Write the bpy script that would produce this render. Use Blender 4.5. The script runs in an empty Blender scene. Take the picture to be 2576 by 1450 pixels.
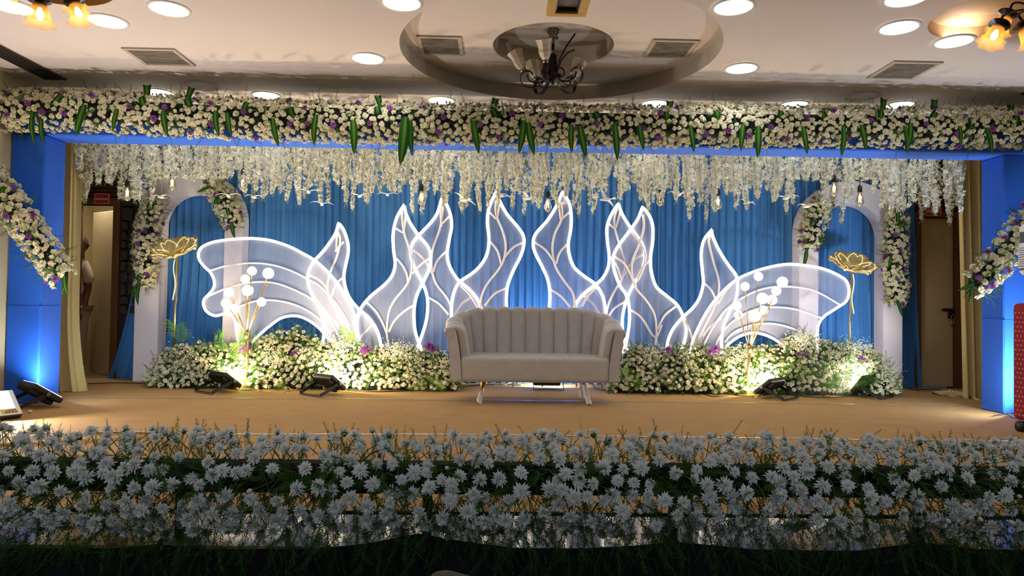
import bpy, bmesh, math, random
import numpy as np
from mathutils import Vector, Matrix, noise
rnd = random.Random(11)
SC = bpy.context.scene
COL = SC.collection
PI = math.pi

# ------------------------------------------------------------------ camera, world, exposure
FPX = 1750.0; EYE = 0.95
YAW, PITCH, ROLL = math.radians(1.2), math.radians(1.25), 0.0145
_F = Vector((math.sin(YAW)*math.cos(PITCH), math.cos(YAW)*math.cos(PITCH), math.sin(PITCH)))
_r0 = Vector((math.cos(YAW), -math.sin(YAW), 0)); _u0 = _r0.cross(_F)
_R = _r0*math.cos(ROLL) + _u0*math.sin(ROLL)
_U = -_r0*math.sin(ROLL) + _u0*math.cos(ROLL)
CAM = Vector((0, 0, EYE))
cd = bpy.data.cameras.new('camera'); cam = bpy.data.objects.new('camera', cd); COL.objects.link(cam)
cd.sensor_width = 36; cd.lens = FPX/2576*36; cd.clip_start = 0.05; cd.clip_end = 60
m3 = Matrix((_R, _U, -_F)).transposed()
cam.matrix_world = Matrix.Translation(CAM) @ m3.to_4x4()
SC.camera = cam
SC.view_settings.view_transform = 'Standard'; SC.view_settings.look = 'None'
SC.view_settings.exposure = 0.12; SC.view_settings.gamma = 1.0; SC.view_settings.use_curve_mapping = False

SC.cycles.max_bounces = 7; SC.cycles.diffuse_bounces = 3; SC.cycles.glossy_bounces = 3; SC.cycles.transmission_bounces = 5; SC.cycles.transparent_max_bounces = 10
SC.cycles.caustics_reflective = False; SC.cycles.caustics_refractive = False
W = bpy.data.worlds.new('world'); SC.world = W; W.use_nodes = True
W.node_tree.nodes['Background'].inputs[0].default_value = (0.55, 0.70, 1.0, 1)
W.node_tree.nodes['Background'].inputs[1].default_value = 0.05

def area(name, loc, direction, sx, sy, watts, color, parent=None, spread=PI):
    l = bpy.data.lights.new(name, 'AREA'); l.shape = 'RECTANGLE'; l.size = sx; l.size_y = sy
    l.energy = watts; l.color = color; l.spread = spread
    o = bpy.data.objects.new(name, l); COL.objects.link(o)
    o.matrix_world = Matrix.Translation(loc) @ Vector(direction).to_track_quat('-Z', 'Y').to_matrix().to_4x4()
    return o
WARM = (1.0, 0.80, 0.52); NEUT = (1.0, 0.90, 0.76); COOL = (0.62, 0.80, 1.0)
P_FLOOD = 46       # watts of each floodlight aimed at the backdrop
P_PILLAR = 46      # watts of the floodlights standing before the pillars
P_HALL = 54        # the hall's own ceiling panels behind the camera
E_DOWN = 34.0       # ceiling downlights
E_TUBE = 3.0       # light tube on the petals
# hall lighting over the audience (out of view, above and behind the camera)
area('hall_light', (-2.2, -1.5, 2.85), (0, 0.15, -1), 1.2, 1.2, P_HALL, (0.80, 0.90, 1.0))
area('hall_light', (2.6, -1.5, 2.85), (0, 0.15, -1), 1.2, 1.2, P_HALL, (0.80, 0.90, 1.0))

def P(px, py, Y):
    """point on the vertical plane at depth Y seen at pixel (px,py) of the 2576x1450 photograph"""
    d = _F*FPX + _R*(px-1288) + _U*(725-py)
    return CAM + d*((Y-CAM.y)/d.y)
def G(px, py, z=0.0):
    d = _F*FPX + _R*(px-1288) + _U*(725-py)
    return CAM + d*((z-CAM.z)/d.z)

# ------------------------------------------------------------------ materials
def lin(h):
    h = h.lstrip('#'); c = [int(h[i:i+2], 16)/255 for i in (0, 2, 4)]
    return tuple((x/12.92 if x <= .04045 else ((x+.055)/1.055)**2.4) for x in c) + (1,)
MATS = {}
def mat(name, col, rough=.6, metal=0, var=.12, scale=12, bump=0, bscale=60, emit=None, es=0, sheen=0, stretch=None, rand=0, trans=0, alpha=1, spec=.5, col2=None, bdist=.01):
    if name in MATS: return MATS[name]
    m = bpy.data.materials.new(name); MATS[name] = m; m.use_nodes = True
    nt = m.node_tree; b = nt.nodes['Principled BSDF']; N = nt.nodes.new; L = nt.links.new
    c = lin(col)
    b.inputs['Base Color'].default_value = c; b.inputs['Roughness'].default_value = rough; b.inputs['Metallic'].default_value = metal
    b.inputs['Specular IOR Level'].default_value = spec
    if sheen: b.inputs['Sheen Weight'].default_value = sheen; b.inputs['Sheen Roughness'].default_value = .4
    if emit: b.inputs['Emission Color'].default_value = lin(emit); b.inputs['Emission Strength'].default_value = es
    if alpha < 1: b.inputs['Alpha'].default_value = alpha
    if trans: b.inputs['Transmission Weight'].default_value = trans
    if var or bump:
        tc = N('ShaderNodeTexCoord'); mp = N('ShaderNodeMapping'); L(tc.outputs['Object'], mp.inputs[0])
        if stretch: mp.inputs['Scale'].default_value = stretch
    if var:
        nz = N('ShaderNodeTexNoise'); nz.inputs['Scale'].default_value = scale; nz.inputs['Detail'].default_value = 5
        L(mp.outputs[0], nz.inputs['Vector'])
        mx = N('ShaderNodeMix'); mx.data_type = 'RGBA'
        c2 = lin(col2) if col2 else tuple(max(0, x*(1-2*var)) for x in c[:3]) + (1,)
        mx.inputs['A'].default_value = c2; mx.inputs['B'].default_value = tuple(min(1, x*(1+var)) for x in c[:3]) + (1,)
        L(nz.outputs['Fac'], mx.inputs['Factor']); out = mx.outputs['Result']
        if rand:
            oi = N('ShaderNodeObjectInfo'); hs = N('ShaderNodeHueSaturation'); mr = N('ShaderNodeMapRange')
            mr.inputs['To Min'].default_value = 1-rand; mr.inputs['To Max'].default_value = 1+rand*.4
            L(oi.outputs['Random'], mr.inputs['Value']); L(mr.outputs[0], hs.inputs['Value']); L(out, hs.inputs['Color']); out = hs.outputs[0]
        L(out, b.inputs['Base Color'])
    if bump:
        n2 = N('ShaderNodeTexNoise'); n2.inputs['Scale'].default_value = bscale; n2.inputs['Detail'].default_value = 4
        L(mp.outputs[0], n2.inputs['Vector']); bp = N('ShaderNodeBump'); bp.inputs['Strength'].default_value = bump; bp.inputs['Distance'].default_value = bdist
        L(n2.outputs['Fac'], bp.inputs['Height']); L(bp.outputs[0], b.inputs['Normal'])
    return m
def thin_mat(name, col, tcol, tmix, transp=0, var=.1, scale=20, stretch=None, rand=0, bump=0):
    """thin petals, leaves and sheer cloth: diffuse + light passing through (+ see-through weave)"""
    if name in MATS: return MATS[name]
    m = bpy.data.materials.new(name); MATS[name] = m; m.use_nodes = True
    nt = m.node_tree; N = nt.nodes.new; L = nt.links.new; nt.nodes.remove(nt.nodes['Principled BSDF'])
    out = nt.nodes['Material Output']
    d = N('ShaderNodeBsdfDiffuse'); t = N('ShaderNodeBsdfTranslucent'); mx = N('ShaderNodeMixShader')
    tc = N('ShaderNodeTexCoord'); mp = N('ShaderNodeMapping'); L(tc.outputs['Object'], mp.inputs[0])
    if stretch: mp.inputs['Scale'].default_value = stretch
    nz = N('ShaderNodeTexNoise'); nz.inputs['Scale'].default_value = scale; nz.inputs['Detail'].default_value = 4; L(mp.outputs[0], nz.inputs['Vector'])
    c = lin(col); cm = N('ShaderNodeMix'); cm.data_type = 'RGBA'
    cm.inputs['A'].default_value = tuple(x*(1-2*var) for x in c[:3]) + (1,); cm.inputs['B'].default_value = tuple(min(1, x*(1+var)) for x in c[:3]) + (1,)
    L(nz.outputs['Fac'], cm.inputs['Factor']); o = cm.outputs['Result']
    if rand:
        oi = N('ShaderNodeObjectInfo'); hs = N('ShaderNodeHueSaturation'); mr = N('ShaderNodeMapRange')
        mr.inputs['To Min'].default_value = 1-rand; mr.inputs['To Max'].default_value = 1.0
        L(oi.outputs['Random'], mr.inputs['Value']); L(mr.outputs[0], hs.inputs['Value']); L(o, hs.inputs['Color']); o = hs.outputs[0]
    L(o, d.inputs['Color']); t.inputs['Color'].default_value = lin(tcol)
    if bump:
        bp = N('ShaderNodeBump'); bp.inputs['Strength'].default_value = bump; bp.inputs['Distance'].default_value = .02
        L(nz.outputs['Fac'], bp.inputs['Height']); L(bp.outputs[0], d.inputs['Normal']); L(bp.outputs[0], t.inputs['Normal'])
    mx.inputs[0].default_value = tmix; L(d.outputs[0], mx.inputs[1]); L(t.outputs[0], mx.inputs[2]); res = mx.outputs[0]
    if transp:
        tr = N('ShaderNodeBsdfTransparent'); m2 = N('ShaderNodeMixShader'); m2.inputs[0].default_value = transp
        L(res, m2.inputs[1]); L(tr.outputs[0], m2.inputs[2]); res = m2.outputs[0]
    L(res, out.inputs['Surface'])
    return m
def emis(name, col, s):
    if name in MATS: return MATS[name]
    m = bpy.data.materials.new(name); MATS[name] = m; m.use_nodes = True; nt = m.node_tree
    b = nt.nodes['Principled BSDF']; b.inputs['Base Color'].default_value = lin(col); b.inputs['Emission Color'].default_value = lin(col); b.inputs['Emission Strength'].default_value = s
    return m

M_CEIL = mat('ceiling_paint', '#d8cbc6', .85, var=.03, scale=2, bump=.05, bscale=90)
M_WALLC = mat('cream_wall', '#c9b88e', .85, var=.06, scale=3)
M_DARK = mat('dark_wall', '#2a1c14', .8, var=.2, scale=6)
M_RECESS = mat('grey_cove_paint', '#b9b0a6', .8, var=.06, scale=4)
M_CARPET = mat('carpet_tan', '#b98f55', .95, var=.10, scale=5, bump=.5, bscale=320, bdist=.004)
M_GRANITE = mat('polished_cream_stone', '#a08a6c', .07, var=.25, scale=40, spec=.8)
M_TAPE = mat('clear_glossy_tape', '#e9dfca', .12, var=.2, scale=30, bump=.4, bscale=40, spec=.9)
M_BLUE = mat('blue_stretch_cloth', '#0f5fd6', .75, var=.06, scale=3, sheen=.15, bump=.1, bscale=300)
M_CURT = thin_mat('blue_curtain', '#5594dc', '#5090dc', .2, 0, .14, 3, (1, 1, .15))
M_YCURT = thin_mat('yellow_satin', '#ead596', '#ecd490', .2, 0, .1, 3, (1, 1, .2))
M_ARCH = mat('arch_white_paint', '#e2dbe2', .7, var=.04, scale=3)
M_SOFA = mat('taupe_velvet', '#b6aea3', .75, var=.10, scale=14, sheen=.6, bump=.15, bscale=200)
M_SOFAO = mat('taupe_velvet_outer', '#b3a8a0', .8, var=.08, scale=10, sheen=.5, bump=.1, bscale=200)
M_PIPE = mat('dark_piping', '#5d554e', .7)
M_GOLD = mat('gold_metal', '#cdb27a', .3, 1, var=.05)
M_BRASS = mat('satin_brass', '#d0bb8e', .3, 1, var=.06)
M_WRAP = mat('bubble_wrap', '#e6e3e2', .2, var=.2, scale=60, bump=.8, bscale=120, spec=.8)
M_BLACK = mat('black_metal', '#15161a', .45, var=.2, scale=20)
M_BLK2 = mat('black_plastic', '#101012', .4, var=.1)
M_CABLE = mat('black_cable', '#141414', .5, var=0)
M_WIREY = mat('yellow_wire', '#c7a763', .5, var=0); M_WIRER = mat('red_brown_wire', '#8a3f25', .5, var=0)
M_LENS = emis('flood_lens', '#fff2d8', 6.0)
M_TUBE = emis('light_tube', '#fff7e6', E_TUBE)
M_DOWN = emis('downlight_panel', '#f4f8ff', E_DOWN)
M_WHITE = mat('white_trim', '#dad6d0', .5, var=.03)
M_SHEER = thin_mat('sheer_white_net', '#cdd2e8', '#dfe3f4', .45, .56, .05, 30, (1, 1, .3), bump=.3)
M_VEIN = mat('white_painted_tube', '#efe4e4', .5, var=.04, emit='#efe4e4', es=0)
M_PETAL = thin_mat('cream_petal', '#f8f0d0', '#f6eecc', .25, 0, .06, 30, rand=.12)
M_PETAL2 = thin_mat('white_petal', '#e9edf0', '#e6ecec', .2, 0, .05, 30, rand=.12)
M_CENT = mat('flower_centre', '#c9bf62', .8, var=.1)
M_PURP = thin_mat('purple_petal', '#a35fae', '#b45fc0', .25, 0, .15, 30, rand=.25)
M_PCENT = mat('purple_flower_centre', '#5a2a5e', .8)
M_STEM = mat('green_stem', '#4c6a33', .6, var=.15)
M_FERN = thin_mat('fern_green', '#4a6c34', '#648f3c', .25, 0, .25, 9)
M_FERND = thin_mat('dark_fern', '#466a38', '#5a8a3c', .2, 0, .25, 9)
M_FERNL = thin_mat('shaded_fern', '#2a4224', '#37562a', .2, 0, .25, 9)  # darker copy of the fern: shade low on the stage front put into the colour
M_LEAF = thin_mat('dracaena_green', '#1f4a22', '#2f6a2a', .2, 0, .15, 9)
M_LEAFY = thin_mat('dracaena_stripe', '#587428', '#6a8a2e', .2, 0, .1, 9)
M_PALM = thin_mat('palm_green', '#56802c', '#76a036', .25, 0, .15, 9)
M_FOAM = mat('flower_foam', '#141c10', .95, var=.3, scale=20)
M_BLOS = thin_mat('blossom_white', '#fbf8ee', '#faf6e6', .4, 0, .08, 30, rand=.15)
M_SPRIG = thin_mat('pale_sprig', '#a9b98a', '#b9cc90', .3, 0, .1, 20)
M_WOODF = mat('brown_wood_frame', '#6b4324', .5, var=.3, scale=6, stretch=(8, 8, .6))
M_DOORL = mat('beige_laminate', '#c4b088', .65, var=.12, scale=10, stretch=(1, 1, 14), bump=.2, bscale=40)
M_SLAT = mat('dark_slat_wood', '#3c2617', .55, var=.3, scale=8)
M_RED = mat('red_sign_board', '#b01328', .5, var=.05); M_SIGNW = mat('white_letters', '#f4ece6', .5, var=0)
M_STONE = mat('dark_stone', '#3a3128', .85, var=.3, scale=5, bump=.4, bscale=20)
M_STEEL = mat('steel', '#8a8580', .35, 1, var=.1)
M_BRONZE = mat('dark_bronze', '#2a2328', .4, .8, var=.15)
M_SILV = mat('aged_silver', '#8d857c', .3, 1, var=.2)
M_FROST = mat('frosted_glass_shade', '#d8cdb8', .45, var=.06, scale=8, trans=.15)
M_AMBER = thin_mat('amber_glass', '#d9a860', '#e8b060', .4, .45, .1, 20)
M_AMBULB = emis('amber_bulb', '#ffd98a', 14)
M_RECA = mat('amber_lit_cove', '#b08a5a', .8, var=.05, scale=4)  # amber light inside the two side recesses put into the colour
M_GRILLE = mat('grille_metal', '#b5a99c', .6, 0, var=.1); M_GRILLD = mat('grille_dark', '#6a5f56', .8)
M_SKIRT = mat('black_skirt_cloth', '#0a0a14', .9, var=.2, scale=6)
M_REDC = mat('red_cloth', '#9c1026', .8, var=.08, scale=6); M_DOT = mat('cream_dot', '#efe2c0', .7, var=0)
M_GREYP = mat('grey_plastic', '#4b5058', .5, var=.05); M_WHP = mat('white_plastic', '#e4e4e4', .4, var=.03)
M_SKIN = mat('brown_skin', '#6e4630', .55, var=.1, scale=9); M_HAIR = mat('grey_hair', '#3a3836', .7, var=.4, scale=60)
M_SHIRT = mat('white_shirt', '#d4c6b4', .85, var=.06, scale=8); M_TROU = mat('cream_trousers', '#b5a68c', .85, var=.06, scale=8)
M_GLASSB = mat('clear_bulb_glass', '#f6f0de', .05, var=0, trans=.9); M_FIL = emis('bulb_filament', '#ffe2a8', 2.5)
M_BALL = mat('white_globe', '#fff6ea', .4, var=.03, emit='#fff0da', es=.85)
M_LGOLD = thin_mat('gold_net', '#eadcb0', '#f0dfae', .4, .10, .22, 90)
M_LBEAD = emis('warm_bead_light', '#f4dfa0', .85)
M_BIRD = thin_mat('white_acrylic', '#f2eeea', '#ffffff', .3, 0, .04, 20)
M_CREAMC = mat('cream_crochet', '#6a665a', .9, var=.15, scale=50)
M_LABEL = mat('yellow_label', '#d8cc48', .6, var=.1); M_LABELP = mat('purple_print', '#7a4a86', .6)
M_GYPS = thin_mat('gypsophila_white', '#f1f0dc', '#f1f0d8', .3, 0, .05, 20)

# ------------------------------------------------------------------ mesh helpers
class MB:
    def __init__(s): s.v = []; s.f = []; s.m = []; s.mi = 0
    def add(s, vs, fs):
        o = len(s.v); s.v += [tuple(v) for v in vs]
        for f in fs: s.f.append(tuple(i+o for i in f)); s.m.append(s.mi)
        return s
    def box(s, x0, x1, y0, y1, z0, z1, M=None, bev=0):
        if bev:
            b = min(bev, (x1-x0)/2.01, (y1-y0)/2.01, (z1-z0)/2.01)
            vs = []; ids = {}
            for ix, (xa, xi) in enumerate(((x0, 1), (x1, -1))):
                for iy, (ya, yi) in enumerate(((y0, 1), (y1, -1))):
                    for iz, (za, zi) in enumerate(((z0, 1), (z1, -1))):
                        for ax in range(3):
                            p = [xa+xi*b, ya+yi*b, za+zi*b]; p[ax] = (xa, ya, za)[ax]
                            ids[(ix, iy, iz, ax)] = len(vs); vs.append(p)
            fs = []
            for ax in range(3):
                for e in (0, 1):
                    o1, o2 = [a for a in range(3) if a != ax]
                    q = []
                    for (a, c) in ((0, 0), (1, 0), (1, 1), (0, 1)):
                        k = [0, 0, 0]; k[ax] = e; k[o1] = a; k[o2] = c; q.append(ids[(*k, ax)])
                    fs.append(q)
            for ax in range(3):
                o1, o2 = [a for a in range(3) if a != ax]
                for a in (0, 1):
                    for c in (0, 1):
                        k0 = [0, 0, 0]; k0[o1] = a; k0[o2] = c; k1 = list(k0); k1[ax] = 1
                        fs.append([ids[(*k0, o1)], ids[(*k1, o1)], ids[(*k1, o2)], ids[(*k0, o2)]])
            for a in (0, 1):
                for c in (0, 1):
                    for d in (0, 1): fs.append([ids[(a, c, d, x)] for x in range(3)])
        else:
            vs = [(x, y, z) for x in (x0, x1) for y in (y0, y1) for z in (z0, z1)]
            fs = [(0, 1, 3, 2), (4, 6, 7, 5), (0, 4, 5, 1), (2, 3, 7, 6), (0, 2, 6, 4), (1, 5, 7, 3)]
        if M is not None: vs = [M @ Vector(v) for v in vs]
        return s.add(vs, fs)
    def tube(s, pts, r, n=8, cap=True, closed=False):
        pts = [Vector(p) for p in pts]; k = len(pts); rr = r if hasattr(r, '__len__') else [r]*k
        up = None; vs = []
        for i, p in enumerate(pts):
            a = pts[(i-1) % k] if (closed or i > 0) else pts[i]; b = pts[(i+1) % k] if (closed or i < k-1) else pts[i]
            t = (b-a)
            if t.length < 1e-9: t = Vector((0, 0, 1))
            t.normalize()
            if up is None: up = Vector((0, 0, 1)) if abs(t.z) < .9 else Vector((1, 0, 0))
            x = t.cross(up)
            if x.length < 1e-6: x = t.cross(Vector((1, .3, 0)))
            x.normalize(); y = x.cross(t).normalized(); up = y
            for j in range(n):
                g = 2*PI*j/n; vs.append(p + (x*math.cos(g)+y*math.sin(g))*rr[i])
        fs = []
        for i in range(k if closed else k-1):
            for j in range(n):
                a = i*n+j; b = i*n+(j+1) % n; i2 = ((i+1) % k)*n
                fs.append((a, b, i2+(j+1) % n, i2+j))
        if cap and not closed: fs.append(tuple(range(n-1, -1, -1))); fs.append(tuple(range((k-1)*n, k*n)))
        return s.add(vs, fs)
    def ribbon(s, pts, wdir, w, th):
        """flat bar swept along pts: width w along wdir, thickness th"""
        pts = [Vector(p) for p in pts]; wd = Vector(wdir).normalized(); vs = []; k = len(pts)
        for i, p in enumerate(pts):
            t = (pts[min(i+1, k-1)]-pts[max(i-1, 0)]).normalized(); nn = t.cross(wd).normalized()
            for a, b in ((-1, -1), (1, -1), (1, 1), (-1, 1)): vs.append(p+wd*(a*w/2)+nn*(b*th/2))
        fs = [(i*4+j, i*4+(j+1) % 4, i*4+4+(j+1) % 4, i*4+4+j) for i in range(k-1) for j in range(4)] + [(3, 2, 1, 0), tuple(range((k-1)*4, k*4))]
        return s.add(vs, fs)
    def lathe(s, prof, n=20, M=None, wave=0, nw=8):
        vs = []; k = len(prof)
        for i, (r, z) in enumerate(prof):
            for j in range(n):
                g = 2*PI*j/n; q = r*(1+(wave*(i/(k-1))**2*math.cos(nw*g) if wave else 0)); vs.append(Vector((q*math.cos(g), q*math.sin(g), z)))
        fs = [(i*n+j, i*n+(j+1) % n, (i+1)*n+(j+1) % n, (i+1)*n+j) for i in range(k-1) for j in range(n)]
        if M is not None: vs = [M @ v for v in vs]
        return s.add(vs, fs)
    def sphere(s, c, r, n=14, m=9, sq=(1, 1, 1)):
        c = Vector(c); vs = [c+Vector((0, 0, -r*sq[2]))]
        for i in range(1, m):
            a = PI*i/m-PI/2
            for j in range(n):
                g = 2*PI*j/n; vs.append(c+Vector((r*sq[0]*math.cos(a)*math.cos(g), r*sq[1]*math.cos(a)*math.sin(g), r*sq[2]*math.sin(a))))
        vs.append(c+Vector((0, 0, r*sq[2]))); L = len(vs)-1; fs = []
        for j in range(n):
            fs.append((0, 1+(j+1) % n, 1+j)); fs.append((L, L-n+j, L-n+(j+1) % n))
            for i in range(m-2): a = 1+i*n; fs.append((a+j, a+(j+1) % n, a+n+(j+1) % n, a+n+j))
        return s.add(vs, fs)
    def grid(s, rows):
        k = len(rows[0]); vs = [p for r in rows for p in r]
        return s.add(vs, [(i*k+j, i*k+j+1, (i+1)*k+j+1, (i+1)*k+j) for i in range(len(rows)-1) for j in range(k-1)])
    def poly(s, pts): return s.add(pts, [tuple(range(len(pts)))])
    def mesh(s, name, mats, smooth=True):
        me = bpy.data.meshes.new(name); me.from_pydata(s.v, [], s.f)
        for m in (mats if isinstance(mats, (list, tuple)) else [mats]): me.materials.append(m)
        me.polygons.foreach_set('material_index', s.m)
        me.polygons.foreach_set('use_smooth', [smooth]*len(s.f)); me.update()
        return me
    def tris(s):
        t = []; mm = []
        for f, m in zip(s.f, s.m):
            for i in range(1, len(f)-1): t.append((f[0], f[i], f[i+1])); mm.append(m)
        return np.array(s.v), np.array(t), np.array(mm)

def arr_mesh(name, V, T, mi, mats, smooth=False):
    me = bpy.data.meshes.new(name); n = len(V); k = len(T)
    me.vertices.add(n); me.vertices.foreach_set('co', V.astype(np.float32).ravel())
    me.loops.add(k*3); me.loops.foreach_set('vertex_index', T.astype(np.int32).ravel())
    me.polygons.add(k); me.polygons.foreach_set('loop_start', np.arange(0, k*3, 3, dtype=np.int32))
    me.polygons.foreach_set('material_index', mi.astype(np.int32))
    me.polygons.foreach_set('use_smooth', np.full(k, smooth)); 
    for m in mats: me.materials.append(m)
    me.update(calc_edges=True); me.validate(); return me
def scatter_mesh(name, protos, mats_list, matrices):
    """one joined mesh: protos = list of (V,T,mi); matrices = list of (proto index, Matrix)"""
    Vs = []; Ts = []; Ms = []; o = 0
    A = [[] for _ in protos]
    for i, M in matrices: A[i].append(M)
    for i, (V, T, mi) in enumerate(protos):
        if not A[i]: continue
        MM = np.array([[list(r) for r in M] for M in A[i]]); H = np.c_[V, np.ones(len(V))]
        W_ = np.einsum('kij,nj->kni', MM, H)[:, :, :3].reshape(-1, 3); k = len(A[i])
        T_ = (T[None]+(np.arange(k)*len(V))[:, None, None]).reshape(-1, 3)+o
        Vs.append(W_); Ts.append(T_); Ms.append(np.tile(mi, k)); o += len(W_)
    return arr_mesh(name, np.concatenate(Vs), np.concatenate(Ts), np.concatenate(Ms), mats_list)

def tag(o, label=None, cat=None, group=None, kind=None):
    for k, v in (('label', label), ('category', cat), ('group', group), ('kind', kind)):
        if v: o[k] = v
    return o
def thing(name, label, cat, loc, group=None, M=None):
    o = bpy.data.objects.new(name, None); COL.objects.link(o); o.empty_display_size = .1
    if M is None: M = Matrix.Translation(loc)
    o.matrix_world = M; o['_m'] = 1; del o['_m']; ROOTM[o.name] = M
    return tag(o, label, cat, group)
ROOTM = {}
def part(name, mesh, parent, M=None, label=None, kind=None, local=False):
    """child mesh; coordinates are world ones (local=False) or the parent's own (local=True)"""
    o = bpy.data.objects.new(name, mesh); COL.objects.link(o); o.parent = parent
    if not local and parent.name in ROOTM: o.matrix_parent_inverse = ROOTM[parent.name].inverted()
    if M is not None: o.matrix_basis = M
    return tag(o, label, None, None, kind)
def struct(name, mesh, parent=None):
    o = bpy.data.objects.new(name, mesh); COL.objects.link(o)
    if parent: o.parent = parent
    else: o['kind'] = 'structure'
    return o
def single(name, mesh, label, cat, group=None, M=None):
    o = bpy.data.objects.new(name, mesh); COL.objects.link(o)
    if M is not None: o.matrix_world = M
    return tag(o, label, cat, group)
def copy_tree(src, M, label=None):
    r = src.copy(); COL.objects.link(r); r.matrix_world = M; ROOTM[r.name] = M
    if label: r['label'] = label
    for ch in src.children:
        c = ch.copy(); COL.objects.link(c); c.parent = r
        for g in ch.children: d = g.copy(); COL.objects.link(d); d.parent = c
    return r
def frame(pos, nrm, spin, sc):
    n = Vector(nrm).normalized(); q = n.to_track_quat('Z', 'Y')
    return Matrix.Translation(pos) @ q.to_matrix().to_4x4() @ Matrix.Rotation(spin, 4, 'Z') @ Matrix.Diagonal((sc[0], sc[1], sc[2], 1) if hasattr(sc, '__len__') else (sc, sc, sc, 1))
def smooth_line(pts, n=6, closed=False):
    pts = [Vector(p) for p in pts]; k = len(pts); out = []
    for i in range(k if closed else k-1):
        g = lambda j: pts[j % k] if closed else pts[min(max(j, 0), k-1)]
        p0, p1, p2, p3 = g(i-1), g(i), g(i+1), g(i+2)
        for s in range(n):
            t = s/n; out.append(.5*((2*p1)+(p2-p0)*t+(2*p0-5*p1+4*p2-p3)*t*t+(3*p1-p0-3*p2+p3)*t**3))
    if not closed: out.append(pts[-1])
    return out

# ------------------------------------------------------------------ plant prototypes (unit size)
def flower_mb(rings, seed, cr=.16, blunt=.35):
    r = random.Random(seed); b = MB()
    for (n, ln, w, el, z0) in rings:
        for i in range(n):
            a = 2*PI*(i+r.uniform(-.25, .25))/n+n; e = math.radians(el+r.uniform(-12, 12)); l = ln*r.uniform(.82, 1.1)
            dx, dy = math.cos(a), math.sin(a); px, py = -dy, dx; wd = w*r.uniform(.8, 1.15)
            def q(t, s, lift=0): return (dx*t*l*math.cos(e)+px*s, dy*t*l*math.cos(e)+py*s, z0+t*l*math.sin(e)+lift)
            b.add([q(.06, -wd*.35), q(.06, wd*.35), q(.66, wd, .025), q(.66, -wd, .025), q(1, wd*blunt, -.02), q(.97, -wd*blunt, -.02)], [(0, 1, 2, 3), (3, 2, 4, 5)])
    b.mi = 1; b.lathe([(cr, .10), (cr*.8, .17), (.001, .2)], 7)
    b.mi = 2; b.lathe([(.03, -.22), (.14, -.12), (.22, .0), (.10, .08)], 6)
    return b
FULL = [[(16, .5, .062, 2, 0), (14, .46, .06, 22, .03), (11, .38, .055, 46, .07), (7, .26, .045, 68, .1)],
        [(15, .5, .066, -8, 0), (13, .45, .06, 16, .04), (10, .36, .055, 40, .08), (6, .24, .045, 65, .1)],
        [(12, .5, .095, 12, 0), (11, .44, .08, 34, .03), (8, .34, .06, 58, .07)]]
SMALL = [[(16, .5, .085, 2, 0), (12, .40, .08, 26, .05), (7, .24, .07, 50, .09)], [(15, .5, .09, 12, 0), (11, .40, .085, 34, .04), (6, .24, .07, 58, .09)], [(16, .5, .085, -8, 0), (12, .42, .08, 18, .05), (7, .25, .07, 46, .09)]]
big_mb = [flower_mb(r, 5+i, .10, .2) for i, r in enumerate(FULL)]
sm_mb = [flower_mb(r, 15+i, .11, .6) for i, r in enumerate(SMALL)]
WH3 = [M_PETAL2, M_CENT, M_STEM]; CR3 = [M_PETAL, M_CENT, M_STEM]; PU3 = [M_PURP, M_PCENT, M_STEM]
big_me = [b.mesh('white_flower', WH3) for b in big_mb]; big_ar = [b.tris() for b in big_mb]
sm_me = [b.mesh('cream_flower', CR3) for b in sm_mb]; sm_ar = [b.tris() for b in sm_mb]
pu_me = [b.mesh('purple_flower', PU3) for b in big_mb]
def bud_mb():
    b = MB(); b.mi = 0; b.lathe([(.001, .55), (.18, .42), (.30, .12), (.26, -.15), (.05, -.3)], 7); b.mi = 2
    b.lathe([(.24, -.02), (.29, -.14), (.06, -.34)], 7); return b
bud_me = bud_mb().mesh('bud', WH3); bud_ar = bud_mb().tris(); budc_me = bud_mb().mesh('bud', CR3)
def sprig_mb(seed, nn=64, ln=1.0, nl=.14, w=.0115, droop=.4):
    """asparagus fern sprig along +Z"""
    r = random.Random(seed); b = MB(); pts = []
    bx, by = r.uniform(-droop, droop), r.uniform(-droop, droop)
    f = lambda t: Vector((bx*t*t, by*t*t, ln*t))
    for i in range(4):
        a, c = f(i/4), f((i+1)/4); b.add([a+Vector((-.006, 0, 0)), a+Vector((.006, 0, 0)), c], [(0, 1, 2)])
    for i in range(nn):
        t = .15+.85*i/nn; p = f(t); a = i*2.4+r.uniform(-.5, .5); l = nl*(1.1-.6*t)*r.uniform(.6, 1.3)
        d = Vector((math.cos(a), math.sin(a), .7)).normalized()*l; s = Vector((-math.sin(a), math.cos(a), 0))*w
        b.add([p-s*.6, p+s*.6, p+d*.55+s, p+d], [(0, 1, 2), (0, 2, 3)])
    return b
SPR = [sprig_mb(40+i).tris() for i in range(5)]
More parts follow.
